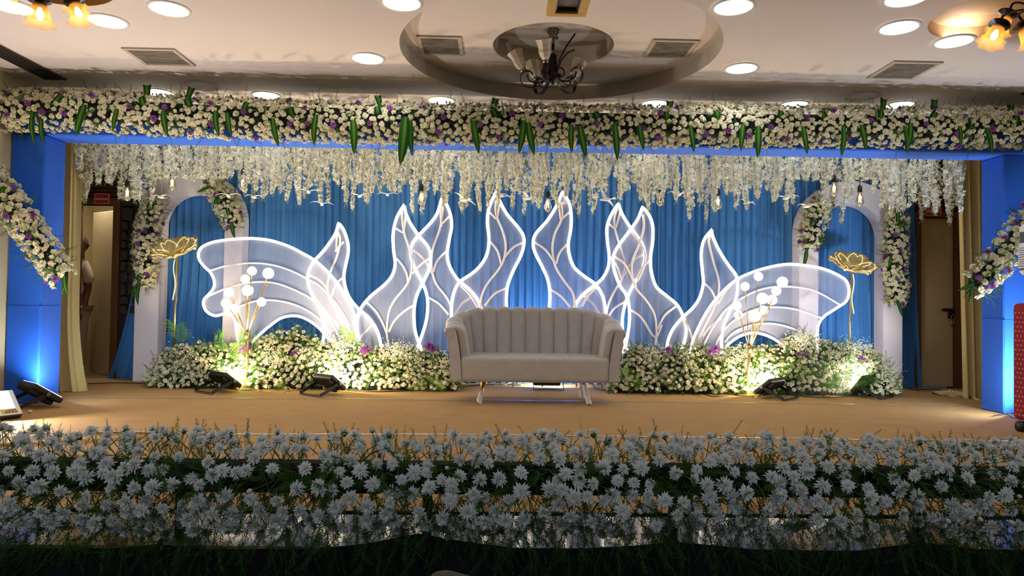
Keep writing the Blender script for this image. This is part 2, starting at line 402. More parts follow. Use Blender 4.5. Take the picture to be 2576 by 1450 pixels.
def leaf_mb(kind, seed=0):
    """dracaena leaf, unit length hanging along -Z, facing -Y; pale stripe down the middle"""
    b = MB(); n = 9; r = random.Random(seed); rows = []
    tw = r.uniform(-.25, .25); bow = r.uniform(.02, .12)
    for i in range(n+1):
        t = i/n
        if kind == 'hang': w = .105*math.sin(PI*min(1, .18+t*.82))**.7 if t < 1 else 0; c = Vector((tw*t*t*.35, -.10*math.sin(PI*t)-bow, -t))
        elif kind == 'loop': w = .20*(1-.25*abs(2*t-1)); a = -.5+PI*1.05*t; c = Vector((tw*t*.3, -.26*math.sin(a)*1.0, .30*(1-math.cos(a))*.9-.2))
        else: w = .11+.05*t; c = Vector((tw*t*.4, -.05*t, t*.55))
        s = Vector((1, 0, 0)); cup = .25*w
        rows.append([c-s*w+Vector((0, cup, 0)), c-s*w*.32, c+s*w*.32, c+s*w+Vector((0, cup, 0))])
    if kind == 'fish':
        rows[-1][1] = rows[-1][1]-Vector((0, 0, .16)); rows[-1][2] = rows[-1][2]-Vector((0, 0, .16))
    for i in range(n):
        for j in range(3):
            b.mi = 1 if j == 1 else 0
            b.add([rows[i][j], rows[i][j+1], rows[i+1][j+1], rows[i+1][j]], [(0, 1, 2, 3)])
    return b
leaf_me = {k: [leaf_mb(k, s).mesh('leaf', [M_LEAF, M_LEAFY]) for s in range(3)] for k in ('hang', 'loop', 'fish')}
def palm_mb(seed):
    r = random.Random(seed); b = MB(); f = lambda t: Vector((0, -.25*t*t, t*(1-.12*t)))
    b.tube([f(i/5) for i in range(6)], [.012, .011, .01, .008, .006, .003], 4)
    for i in range(12):
        t = .15+.85*i/12
        for s in (-1, 1):
            p = f(t); l = (.22+.42*math.sin(PI*(.2+.62*t)))*r.uniform(.85, 1.15)
            d = Vector((s*.8, -.12+r.uniform(-.1, .1), .62)).normalized(); m_ = p+d*l*.55; e = p+d*l+Vector((0, -.06, -.22*l)); w = Vector((-d.z*s, 0, d.x*s))*.013
            b.add([p-w*.3, m_-w, e, m_+w, p+w*.3], [(0, 1, 3, 4), (1, 2, 3)])
    return b
palm_me = [palm_mb(s).mesh('palm_leaf', M_PALM) for s in range(3)]

def spread_points(n, gen, k=6, seed=0):
    """n samples of gen() -> (pos, data...), spaced by best candidate"""
    pts = np.zeros((n, 3)); out = []
    for i in range(n):
        best = None; bd = -1
        for _ in range(k if i else 1):
            c = gen(); d = np.min(((pts[:i]-np.array(c[0]))**2).sum(1)) if i else 1
            if d > bd: bd, best = d, c
        pts[i] = best[0]; out.append(best)
    return out
def jit(v, a): return (Vector(v)+Vector((rnd.uniform(-a, a), rnd.uniform(-a, a), rnd.uniform(-a, a)))).normalized()
def place_flowers(root, spots, size, n_part, meshes, arrs, mats, name='flower', purple=0, buds=0, rest='filler_flowers'):
    """spots sorted nearest first become single flowers, those past n_part one joined part"""
    spots = sorted(spots, key=lambda s: (s[0]-CAM).length); rest_m = []; k = 0
    for i, (p, n) in enumerate(spots):
        sc = size*rnd.uniform(.75, 1.15); M = frame(p, n, rnd.uniform(0, 6.28), sc); j = rnd.randrange(3)
        if i < n_part: part(name, meshes[j], root, M)
        else: rest_m.append((j, M))
    if rest_m: part(rest, scatter_mesh(rest, arrs, mats, rest_m), root, kind='stuff')
def foliage(root, name, spots, length, mats, seed=0):
    ms = [(rnd.randrange(5), frame(s[0], s[1], rnd.uniform(0, 6.28), length*(s[2] if len(s) > 2 else 1)*rnd.uniform(.6, 1.25))) for s in spots]
    part(name, scatter_mesh(name, SPR, mats, ms), root, kind='stuff')
# ================================================================== THE SETTING
ZC = 2.90; ZR1 = 3.03; ZR2 = 3.17
XL = P(22, 700, 6.2).x-.02; XLC = P(104, 700, 6.2).x          # left wall, left pillar corner
XRC = P(2517, 700, 6.3).x; XR = XRC+.34
YB = 8.25                                                       # face of the back wall
CEN = P(1406, 135, 1).x and (G(1010, 131, ZC)+G(1803, 141, ZC))/2
RO = (G(1803, 141, ZC)-G(1010, 131, ZC)).length/2
CIN = (G(1240, 115, ZR1)+G(1543, 120, ZR1))/2; RI = (G(1543, 120, ZR1)-G(1240, 115, ZR1)).length/2
RECL = (Vector((G(317, 0, ZC).x-.36, 4.28, ZC)), .40); RECR = (Vector((G(2362, 35, ZC).x+.42, G(2362, 35, ZC).y, ZC)), .42)
def circ(c, r, z, n=72): return [Vector((c.x+r*math.cos(2*PI*i/n), c.y+r*math.sin(2*PI*i/n), z)) for i in range(n)]
def holed(name, outer, holes, m):
    bm = bmesh.new()
    for loop in [outer]+holes:
        vs = [bm.verts.new(p) for p in loop]
        for i in range(len(vs)): bm.edges.new((vs[i], vs[(i+1) % len(vs)]))
    bmesh.ops.triangle_fill(bm, use_beauty=True, use_dissolve=False, edges=bm.edges[:])
    me = bpy.data.meshes.new(name); bm.to_mesh(me); bm.free(); me.materials.append(m); return me
XSL, XSR = XL-1.12, XR+1.0                                       # side walls of the stage behind the pillars
rect = [Vector((XSL-.1, -4, ZC)), Vector((XSR+.1, -4, ZC)), Vector((XSR+.1, 9.8, ZC)), Vector((XSL-.1, 9.8, ZC))]
ceil = struct('ceiling', holed('ceiling', rect, [circ(CEN, RO, ZC), circ(RECL[0], RECL[1], ZC), circ(RECR[0], RECR[1], ZC)], M_CEIL))
def ring_wall(c, r, z0, z1, n=72):
    b = MB(); b.grid([circ(c, r, z0, n)+[circ(c, r, z0, n)[0]], circ(c, r, z1, n)+[circ(c, r, z1, n)[0]]]); return b
struct('cove_ring', ring_wall(CEN, RO, ZC, ZR1).mesh('cove_ring', M_RECESS), ceil)
struct('cove_panel', holed('cove_panel', circ(CEN, RO, ZR1), [circ(CIN, RI, ZR1)], M_CEIL), ceil)
struct('cove_ring', ring_wall(CIN, RI, ZR1, ZR2).mesh('cove_ring', M_RECESS), ceil)
struct('cove_panel', MB().poly(circ(CIN, RI, ZR2)).mesh('cove_panel', M_RECESS, False), ceil)
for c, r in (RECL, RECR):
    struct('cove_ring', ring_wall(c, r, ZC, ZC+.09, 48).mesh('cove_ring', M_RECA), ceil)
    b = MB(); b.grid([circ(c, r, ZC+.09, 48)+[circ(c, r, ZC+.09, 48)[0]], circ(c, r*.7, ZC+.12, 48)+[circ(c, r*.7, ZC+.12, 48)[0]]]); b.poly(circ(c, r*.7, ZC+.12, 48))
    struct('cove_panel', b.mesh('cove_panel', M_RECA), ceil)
# slab above so that no light falls in from outside
struct('roof_slab', MB().box(XSL-.2, XSR+.2, -4, 10, ZR2+.02, ZR2+.1).mesh('roof_slab', M_DARK, False))
struct('floor', MB().box(XL-1, XR+1, -4, 2.72, -.66, -.60).mesh('floor', M_DARK, False))
stage = struct('floor_stage', MB().box(XSL-.1, XSR+.1, 2.72, 10, -.6, 0).mesh('floor_stage', M_GRANITE, False))
wl = struct('wall_left', MB().box(XL-.12, XL, -4, 6.52, -.6, ZC).box(XSL, XL-.12, 6.42, 6.52, 0, ZC).mesh('wall_left', M_WALLC, False))
struct('wall_right', MB().box(XR, XR+.12, -4, 6.58, -.6, ZC).box(XR+.12, XSR, 6.48, 6.58, 0, ZC).mesh('wall_right', M_WALLC, False))
struct('wall_stage_left', MB().box(XSL-.1, XSL, 6.42, 8.5, 0, ZC).mesh('wall_stage_left', M_WALLC, False))
struct('wall_stage_right', MB().box(XSR, XSR+.1, 6.48, 8.5, 0, ZC).mesh('wall_stage_right', M_WALLC, False))
# back wall with two doorways
DL0, DL1, DLT = P(186, 700, YB).x-.02, P(288, 700, YB).x, P(240, 514, YB).z
DR0, DR1, DRT = P(2310, 700, YB).x, P(2407, 700, YB).x, P(2360, 548, YB).z
b = MB()
for x0, x1, z0 in ((XSL, DL0, 0), (DL0, DL1, DLT), (DL1, DR0, 0), (DR0, DR1, DRT), (DR1, XSR, 0)): b.box(x0, x1, YB, YB+.14, z0, ZC)
wb = struct('wall_back', b.mesh('wall_back', M_DARK, False))
# dark ribbed boards over the doors, irregular stone beside the left door
for (xa, xb, zt) in ((DL0-.3, P(352, 470, YB).x, DLT+.09), (P(2285, 470, YB).x, DR1+.35, DRT+.09)):
    z = zt; k = 0; me = MB().box(xa, xb, YB-.022, YB, 0, .042, bev=.006).mesh('slat', M_SLAT, False)
    while z < zt+.62:
        o = struct('slat', me, wb); o.location = (0, 0, z); z += .048
r2 = random.Random(3)
zs = .75; row = 0; xs0, xs1 = DL1+.07, P(352, 700, YB).x
while zs < 2.05:
    h = r2.uniform(.10, .17); x = xs0+.005
    while x < xs1-.04:
        w = min(r2.uniform(.08, .15), xs1-x); d = r2.uniform(.03, .06)
        bb = MB(); pts = [(x+r2.uniform(.008, .02), zs+r2.uniform(.008, .02)), (x+w-r2.uniform(.008, .02), zs+r2.uniform(.008, .025)), (x+w-r2.uniform(.008, .03), zs+h-r2.uniform(.008, .03)), (x+w*.5, zs+h-.006), (x+r2.uniform(.008, .03), zs+h-r2.uniform(.008, .03))]
        bb.add([(p[0], YB-d, p[1]) for p in pts]+[(p[0], YB, p[1]) for p in pts], [(4, 3, 2, 1, 0)]+[(i, (i+1) % 5, 5+(i+1) % 5, 5+i) for i in range(5)])
        struct('stone', bb.mesh('stone', M_STONE, False), wb); x += w
    zs += h
# inner room behind the open left door
struct('wall_inner', MB().box(XSL-.1, DL1+.6, 9.6, 9.7, 0, ZC).box(DL1+.6, DL1+.7, YB+.14, 9.7, 0, ZC).box(XSL-.2, XSL-.1, YB+.14, 9.7, 0, ZC).mesh('wall_inner', M_WALLC, False))
struct('ceiling_inner', MB().box(XSL-.1, DL1+.6, YB+.14, 9.6, 2.45, 2.5).mesh('ceiling_inner', M_WHITE, False))
area('inner_room_fill', (DL0+.1, 8.50, 2.42), (0, 0, -1), .2, .2, 12, (1, .9, .75))  # added fill light to brighten the man and the open door leaf
# doors
def door_frame(name, x0, x1, zt):
    d = struct(name, MB().box(x0-.05, x0+.02, YB-.03, YB+.15, 0, zt+.07).box(x1-.02, x1+.06, YB-.03, YB+.15, 0, zt+.07).box(x0+.02, x1-.02, YB-.03, YB+.15, zt, zt+.07).mesh(name, M_WOODF, False)); return d
d1 = door_frame('door_1', DL0, DL1, DLT); d2 = door_frame('door_2', DR0, DR1, DRT)
hx = DL1-.03; A_ = math.radians(35)
LM = Matrix.Translation((hx, YB+.15, 0)) @ Matrix.Rotation(-A_, 4, 'Z')
lf = struct('door_leaf', MB().box(-.66, 0, 0, .04, .02, DLT-.04, bev=.004).mesh('door_leaf', M_DOORL, False), d1); lf.matrix_basis = LM
for z in (.35, 1.1, 1.75):
    h = struct('hinge', MB().box(-.035, .03, -.012, .002, z, z+.13, bev=.003).tube([(0, -.014, z-.01), (0, -.014, z+.14)], .009, 8).mesh('hinge', M_BLACK, False), d1); h.matrix_basis = LM
struct('door_leaf', MB().box(DR0+.025, DR1-.025, YB+.03, YB+.07, .02, DRT-.005, bev=.004).mesh('door_leaf', M_DOORL, False), d2)
lx, lz = P(2396, 783, YB).x, P(2396, 783, YB).z
struct('latch', MB().box(lx-.10, lx+.02, YB+.008, YB+.03, lz-.005, lz+.03, bev=.004).tube([(lx-.13, YB+.006, lz+.012), (lx+.03, YB+.006, lz+.012)], .008, 8).box(lx-.04, lx+.03, YB+.005, YB+.03, lz-.09, lz, bev=.004).mesh('latch', M_BLACK, False), d2)
pl = struct('padlock', MB().box(lx-.035, lx+.03, YB-.03, YB+.002, lz-.17, lz-.10, bev=.012).tube([(lx-.022, YB-.014, lz-.10), (lx-.022, YB-.014, lz-.06), (lx-.002, YB-.014, lz-.04), (lx+.018, YB-.014, lz-.06), (lx+.018, YB-.014, lz-.10)], .006, 6).mesh('padlock', M_STEEL, False), d2)
# red name boards over the doors
def text_mesh(body, size, m, extr=.002):
    c = bpy.data.curves.new('t', 'FONT'); c.body = body; c.size = size; c.extrude = extr; c.align_x = 'CENTER'; c.align_y = 'CENTER'
    o = bpy.data.objects.new('t', c); COL.objects.link(o); dg = bpy.context.evaluated_depsgraph_get()
    me = bpy.data.meshes.new_from_object(o.evaluated_get(dg)); bpy.data.objects.remove(o); bpy.data.curves.remove(c)
    me.materials.clear(); me.materials.append(m); return me
def sign(px0, px1, py0, py1, body, label):
    a = P((px0+px1)/2, (py0+py1)/2, YB-.04); w = (px1-px0)/FPX*YB; h = (py1-py0)/FPX*YB
    t = thing('name_board', label, 'sign', a)
    part('board', MB().box(a.x-w/2, a.x+w/2, a.y, a.y+.02, a.z-h/2, a.z+h/2, bev=.003).mesh('board', M_RED, False), t)
    e = .008; i = .010
    part('border', MB().box(a.x-w/2+i, a.x+w/2-i, a.y-.002, a.y, a.z+h/2-i-.004, a.z+h/2-i).box(a.x-w/2+i, a.x+w/2-i, a.y-.002, a.y, a.z-h/2+i, a.z-h/2+i+.004).box(a.x-w/2+i, a.x-w/2+i+.004, a.y-.002, a.y, a.z-h/2+i, a.z+h/2-i).box(a.x+w/2-i-.004, a.x+w/2-i, a.y-.002, a.y, a.z-h/2+i, a.z+h/2-i).mesh('border', M_SIGNW, False), t)
    me = text_mesh(body, 1, M_SIGNW); co = np.array([v.co[:] for v in me.vertices]); s = (w-.045)/(co[:, 0].max()-co[:, 0].min())
    cx = (co[:, 0].max()+co[:, 0].min())/2; cy = (co[:, 1].max()+co[:, 1].min())/2; sy = min(s*1.5, (h-.045)/(co[:, 1].max()-co[:, 1].min()))
    part('lettering', me, t, Matrix.Translation((a.x-cx*s, a.y-.003, a.z-cy*sy)) @ Matrix.Rotation(PI/2, 4, 'X') @ Matrix.Diagonal((s, sy, .5, 1)))
sign(236, 276, 486, 514, 'மணமகள்', 'red board with white letters above the open left doorway')
sign(2327, 2370, 518, 545, 'மணமகன்', 'red board with white letters over the closed door, blossoms hanging in front')

# carpet with cloth folds and clear seam tape
def wr(x, y):
    z = .006+.004*noise.noise(Vector((x*1.3, y*1.6, 0)))
    for (x0, y0, a, l, h) in ((-3.2, 4.5, .28, 1.5, .018), (-2.6, 4.9, .22, 1.1, .012), (-3.0, 5.4, .18, 1.6, .010), (-2.2, 4.25, .3, 1.0, .012), (-.4, 5.1, .05, 1.2, .007), (.4, 4.7, -.04, 1.2, .006), (1.7, 5.2, -.5, .5, .006), (3.6, 5.1, -.25, .9, .010), (3.3, 5.6, -.15, .9, .008), (-3.3, 6.3, .1, .9, .008)):
        u = (x-x0)*math.cos(a)+(y-y0)*math.sin(a); v = -(x-x0)*math.sin(a)+(y-y0)*math.cos(a)+.03*math.sin(u*5)
        if abs(u) < l: z += h*math.exp(-(v/.022)**2)*math.cos(u/l*PI/2)
    return z
YC0 = G(1290, 1298, 0).y
b = MB(); nx, ny = 300, 150; rows = []
for j in range(ny+1):
    y = YC0+(8.24-YC0)*j/ny; xa, xb = (XL+.002, XR-.002) if y < 6.62 else (XSL+.002, XSR-.002)
    rows.append([(xa+(xb-xa)*i/nx, y, wr(xa+(xb-xa)*i/nx, y) if 0 < j < ny else .0005) for i in range(nx+1)])
k6 = next(j for j in range(ny+1) if rows[j][0][1] >= 6.62)
b.grid(rows[:k6]+[[(p[0], 6.62, wr(p[0], 6.62)) for p in rows[0]]]); b.grid([[(XSL+.002+(XSR-XSL-.004)*i/nx, 6.62, wr(XSL+.002+(XSR-XSL-.004)*i/nx, 6.62)) for i in range(nx+1)]]+rows[k6:])
cp = single('stage_carpet', b.mesh('stage_carpet', M_CARPET), 'tan felt carpet stretched over the stage with shallow folds', 'carpet')
def tape(pts, w):
    b = MB(); L_ = smooth_line([G(x, y, .0) for x, y in pts], 30); rows = []
    for i, p in enumerate(L_):
        z = wr(p.x, p.y)+.003; q = .25*w*noise.noise(Vector((p.x*2, p.y, 3))); rows.append([(p.x, p.y-w/2+q, z), (p.x, p.y+q, z+.0012), (p.x, p.y+w/2+q, z)])
    return b.grid(rows).mesh('seam_tape', M_TAPE)
for pts, w in ((((165, 1003), (600, 1004), (1100, 1008), (1500, 1012), (1950, 1017), (2455, 1024)), .03), (((30, 1092), (600, 1095), (1200, 1097), (1800, 1104), (2300, 1110), (2560, 1114)), .035)):
    o = part('seam_tape', tape(pts, w), cp, label='clear glossy tape along a carpet seam')

# ceiling downlights
DL_ = [(32, 16, 'half hidden behind the left brass chandelier'), (270, 52, 'right beside the amber shades of the left chandelier'), (425, 21, 'second from the left chandelier, near the frame top'), (1010, 5, 'cut by the frame top, left of the yellow framed unit'), (925, 146, 'left of the big round ceiling recess'), (1845, 16, 'near the frame top, right of the yellow framed unit'), (1865, 171, 'right of the big round ceiling recess'), (2262, 68, 'below the right amber recess, the nearer to the middle'), (2400, 103, 'close to the right amber lamp'), (400, 232, 'peeping over the garland beside the upright leaf at left'), (670, 239, 'above the garland left of the middle, clear of leaves'), (1110, 252, 'half hidden by the garland below the round recess, left side'), (1647, 260, 'half hidden by the garland below the round recess, right side'), (1998, 262, 'over the garland between two folded leaves at right'), (2264, 263, 'low over the garland at far right, under the vent'), (2280, -6, 'cut by the frame top beside the right recess')]
b = MB(); b.lathe([(.142, -.001), (.142, -.008), (.120, -.010), (.116, -.004)], 40); dl_trim = b.mesh('trim_ring', M_WHITE)
dl_pan = MB().poly([(.117*math.cos(2*PI*i/40), -.117*math.sin(2*PI*i/40), -.005) for i in range(40)]).mesh('light_panel', M_DOWN, False)
for px, py, w in DL_:
    g = G(px, py, ZC); t = thing('ceiling_light', 'round white ceiling light '+w, 'ceiling light', g, 'round ceiling lights')
    part('trim_ring', dl_trim, t, local=True); part('light_panel', dl_pan, t, local=True)
for px, py in ((510, 216), (2167, 243)):
    g = G(px, py, ZC); single('speaker_cover', MB().lathe([(.150, -.001), (.150, -.006), (.143, -.008), (.140, -.002), (.001, -.002)], 40).mesh('speaker_cover', M_CEIL), 'flush unlit round ceiling cover over the garland, '+('left' if px < 1000 else 'right')+' side', 'cover', None, Matrix.Translation(g))
# air grilles
def grille(corners, z, label, ns=12, flip=False):
    c = [G(x, y, z) for x, y in corners]; x0 = (c[0].x+c[3].x)/2; x1 = (c[1].x+c[2].x)/2; y1 = (c[2].y+c[3].y)/2; y0 = (c[0].y+c[1].y)/2
    t = thing('air_grille', label, 'vent', ((x0+x1)/2, (y0+y1)/2, z), 'air grilles in the ceiling'); f = .03
    part('frame', MB().box(x0, x1, y0, y0+f, z-.012, z).box(x0, x1, y1-f, y1, z-.012, z).box(x0, x0+f, y0+f, y1-f, z-.012, z).box(x1-f, x1, y0+f, y1-f, z-.012, z).mesh('frame', M_GRILLE, False), t)
    part('backing', MB().box(x0+f, x1-f, y0+f, y1-f, z-.002, z).mesh('backing', M_GRILLD, False), t)
    me = None
    for i in range(ns):
        y = y0+f+(y1-y0-2*f)*(i+.5)/ns; d = (y1-y0)/ns*.33
        if me is None: me = MB().add([(x0+f, -d, -.011), (x1-f, -d, -.011), (x1-f, d, -.007), (x0+f, d, -.007)], [(0, 1, 2, 3)]).mesh('slat', M_GRILLE, False)
        part('slat', me, t, Matrix.Translation((0, y, z)))
grille([(306, 120), (437, 120), (491, 163), (369, 163)], ZC, 'square grey air grille on the plain ceiling at the left')
grille([(1045, 90), (1155, 89), (1171, 135), (1062, 137)], ZR1, 'square grey air grille in the left end of the round recess')
grille([(1644, 98), (1752, 99), (1735, 145), (1617, 143)], ZR1, 'square grey air grille in the right end of the round recess')
grille([(2247, 153), (2374, 154), (2300, 196), (2179, 196)], ZC, 'square grey air grille on the plain ceiling at the right')
for (px, py, lab) in ((95, 175, 'long dark slot diffuser along the left wall'), (2560, 212, 'long dark slot diffuser along the right wall')):
    g = G(px, py, ZC); x0, x1, y0, y1 = g.x-.10, g.x+.10, g.y-1.2, g.y+.25
    if px > 1000: x0, x1 = XR-.30, XR-.10
    t = thing('slot_diffuser', lab, 'vent', ((x0+x1)/2, (y0+y1)/2, ZC), 'slot diffusers')
    part('backing', MB().box(x0, x1, y0, y1, ZC-.006, ZC).mesh('backing', M_GRILLD, False), t)
    me = MB().box(-.008, .008, y0, y1, ZC-.014, ZC-.005).mesh('slat', M_DARK, False)
    for i in range(6): part('slat', me, t, Matrix.Translation((x0+(i+.5)*(x1-x0)/6, 0, 0)))
# yellow framed unit in the ceiling
g = G(1423, 24, ZC); x0, x1 = G(1374, 24, ZC).x, G(1473, 24, ZC).x; M_YFR = mat('yellowed_frame', '#c9a24e', .6, var=.12)
t = thing('projector_lift', 'yellow framed square unit set in the ceiling at the top', 'ceiling unit', g)
fw = .05; y1 = g.y; y0 = y1-.34
part('frame', MB().box(x0, x1, y1-fw, y1, ZC-.05, ZC, bev=.004).box(x0, x1, y0, y0+fw, ZC-.05, ZC, bev=.004).box(x0, x0+.055, y0+fw, y1-fw, ZC-.05, ZC).box(x1-.055, x1, y0+fw, y1-fw, ZC-.05, ZC).mesh('frame', M_YFR, False), t)
part('inner_panel', MB().box(x0+.055, x1-.055, y0+fw, y1-fw, ZC-.012, ZC-.002).mesh('inner_panel', mat('grey_green_panel', '#6e6650', .5), False), t)
part('inner_frame', MB().box(x0+.055, x1-.055, y1-fw-.012, y1-fw, ZC-.035, ZC-.005).box(x0+.055, x0+.067, y0+fw, y1-fw, ZC-.035, ZC-.005).box(x1-.067, x1-.055, y0+fw, y1-fw, ZC-.035, ZC-.005).mesh('inner_frame', M_BLACK, False), t)

# ================================================================== PILLARS, BEAM, CURTAINS
YP = 6.2; BZ = P(1300, 375, 6.42).z
def pillar(x0, x1, y0, y1, label):
    t = thing('blue_pillar', label, 'pillar', ((x0+x1)/2, (y0+y1)/2, 0), 'blue cloth pillars')
    part('cloth_cover', MB().box(x0, x1, y0, y1, 0.008, BZ, bev=.012).mesh('cloth_cover', M_BLUE, False), t)
    part('hem', MB().box(x0-.004, x1+.004, y0-.004, y1+.004, .008, .035, bev=.006).mesh('hem', M_BLUE, False), t)
    part('seam', MB().box(x0-.002, x1+.002, y0-.002, y1+.002, .86, .866).mesh('seam', M_BLUE, False), t)
pillar(XL+.005, XLC, YP, YP+.30, 'blue cloth covered pillar at the left end of the stage')
pillar(XRC, XR-.005, YP+.06, YP+.36, 'blue cloth covered pillar at the right end behind the air cooler')
bt_ = thing('blue_beam', 'blue cloth covered beam spanning the two pillars under the flowers', 'beam', ((XL+XR)/2, YP+.18, BZ))
part('cloth_cover', MB().box(XL+.005, XR-.005, YP+.02, YP+.34, BZ, BZ+.27, bev=.012).mesh('cloth_cover', M_BLUE, False), bt_)
part('bounce_cover', MB().box(XL+.005, XR-.005, YP-.02, YP+.38, BZ+.272, BZ+.285).mesh('bounce_cover', mat('bounce_cover_grey', '#5c554d', .8), False), bt_)  # unseen dark cover added to keep blue bounce off the ceiling

def drape(x0, x1, y, z0, z1, nf, amp, flare, m, name='cloth', nz=14, seed=0, ph=0):
    """hanging cloth: vertical folds; flare(t) -> (extra x0, extra x1) with t=0 floor, 1 top"""
    r = random.Random(seed); nx = max(24, int(nf*10)); rows = []; off = [r.uniform(-.6, .6) for _ in range(nx+1)]
    for j in range(nz+1):
        t = j/nz; z = z0+(z1-z0)*t; e0, e1 = flare(t); row = []
        for i in range(nx+1):
            u = i/nx; x = (x0+e0)+(x1+e1-x0-e0)*u
            f = math.sin(2*PI*nf*u+ph+.8*math.sin(u*9+seed))+.45*math.sin(2*PI*nf*2.3*u+seed+1.2*t)
            row.append((x+amp*.3*math.cos(2*PI*nf*u), y-amp*f*(.75+.35*(1-t))-amp, z))
        rows.append(row)
    return MB().grid(rows).mesh(name, m)
# the blue backdrop, panel by panel
cur = thing('backdrop_curtain', 'pleated blue curtain hung across the back of the stage', 'curtain', (P(1300, 700, 8.2).x, 8.2, 0))
XB0, XB1 = P(345, 700, 8.2).x, P(2300, 700, 8.2).x; npan = 9
for i in range(npan):
    a = XB0+(XB1-XB0)*i/npan; c = XB0+(XB1-XB0)*(i+1)/npan
    fl = (lambda t: (-.30*(1-min(1, t*1.6))**2, 0)) if i == 0 else ((lambda t: (0, .10*(1-t)**2)) if i == npan-1 else (lambda t: (0, 0)))
    part('curtain_panel', drape(a-.015, c+.015, 8.235-.006*(i % 2), .01, 2.86, 11.5, .021, fl, M_CURT, 'curtain_panel', 12, i+3), cur)
# trailing hem of the blue curtain on the floor at its left end
def heap(pts, h, m, name, seed, w=.10):
    r = random.Random(seed); b = MB(); L_ = smooth_line(pts, 8); rows = []
    for i, p in enumerate(L_):
        t = i/(len(L_)-1); hh = h*math.sin(PI*min(1, .12+t*.85)); row = []
        for j in range(13):
            a = PI*j/12; q = 1+.28*math.sin(j*2.4+i*.5+seed)+.12*math.sin(i*1.3+j)
            row.append((p.x-.3*w*math.sin(i*.7), p.y-w*math.cos(a)*q, .006+hh*math.sin(a)*q))
        rows.append(row)
    return b.grid(rows).mesh(name, m)
part('trailing_hem', heap([G(280, 950), G(300, 945), G(325, 941), G(345, 938)], .05, M_CURT, 'trailing_hem', 1, .08), cur)
# yellow satin side curtains
yl0, yl1 = P(120, 700, 7.0).x, P(193, 700, 7.0).x
t = thing('side_curtain', 'yellow satin curtain behind the left blue pillar', 'curtain', ((yl0+yl1)/2, 7.0, 0), 'yellow side curtains')
part('cloth', drape(yl0, yl1, 7.04, .01, 2.88, 3.0, .03, lambda t: (0, .10*max(0, 1-t*3.2)**2+.02*(1-t)), M_YCURT, 'cloth', 18, 2), t)
part('trailing_hem', heap([G(150, 980), G(180, 978), G(205, 974), G(216, 969)], .05, M_YCURT, 'trailing_hem', 2, .07), t)
yr0, yr1 = P(2409, 700, 7.3).x, P(2500, 700, 7.3).x
t = thing('side_curtain', 'yellow satin curtain behind the right blue pillar', 'curtain', ((yr0+yr1)/2, 7.3, 0), 'yellow side curtains')
part('cloth', drape(yr0, yr1, 7.34, .01, 2.88, 4.2, .032, lambda t: (.08*(1-t), 0), M_YCURT, 'cloth', 18, 5), t)
part('trailing_hem', heap([G(2352, 995), G(2385, 997), G(2420, 1000), G(2458, 1008)], .055, M_YCURT, 'trailing_hem', 4, .08), t)
# patterned plaster strip right of the right door
struct('trim_1', MB().box(DR1+.07, XSR, YB-.012, YB, 0, 2.3).mesh('trim_1', M_WALLC, False))
b = MB()
for i in range(9):
    for k in range(2):
        c = Vector((DR1+.14+.10*k, YB-.016, .12+.11*i+.05*k)); b.tube([c+Vector((.035*math.cos(a)*(1-a/9), 0, .035*math.sin(a)*(1-a/9))) for a in [x*.5 for x in range(14)]], .004, 4)
struct('trim_2', b.mesh('trim_2', M_WHITE))
# ================================================================== ARCHES
def arch(xo0, xo1, xi0, xi1, ztop_o, zi, y0, y1, label):
    t = thing('white_arch', label, 'arch', ((xo0+xo1)/2, (y0+y1)/2, 0), 'white arch frames')
    def outl(x0, x1, zt, n=28):
        r = (x1-x0)/2; c = (x0+x1)/2
        return [(x1, 0.006)]+[(c+r*math.cos(a), zt-r+r*math.sin(a)) for a in [PI*i/n for i in range(n+1)]]+[(x0, 0.006)]
    O = outl(xo0, xo1, ztop_o); I = outl(xi0, xi1, zi); n = len(O); b = MB()
    for y, fl in ((y0, 0), (y1, 1)):
        b.add([(p[0], y, p[1]) for p in O]+[(p[0], y, p[1]) for p in I], [((i, n+i, n+i+1, i+1) if not fl else (i, i+1, n+i+1, n+i)) for i in range(n-1)])
    part('face_board', b.mesh('face_board', M_ARCH, False), t)
    for nm, Q in (('outer_edge', O), ('inner_edge', I)):
        part(nm, MB().grid([[(p[0], y0, p[1]) for p in Q], [(p[0], y1, p[1]) for p in Q]]).mesh(nm, M_ARCH), t)
YA0, YA1 = 7.98, 8.18
xa = [P(x, 800, YA0).x for x in (338, 605, 398, 560)]
AL = (xa[0], xa[1], xa[2], xa[3], P(470, 425, YA0).z, P(480, 486, YA0).z)
arch(*AL, YA0, YA1, 'white arch with a floral spray each side at the left of the stage')
xb = [P(x, 800, YA0).x for x in (2010, 2270, 2058, 2222)]
AR = (xb[0], xb[1], xb[2], xb[3], P(2130, 455, YA0).z, P(2130, 512, YA0).z)
arch(*AR, YA0, YA1, 'white arch with a floral spray each side at the right of the stage')

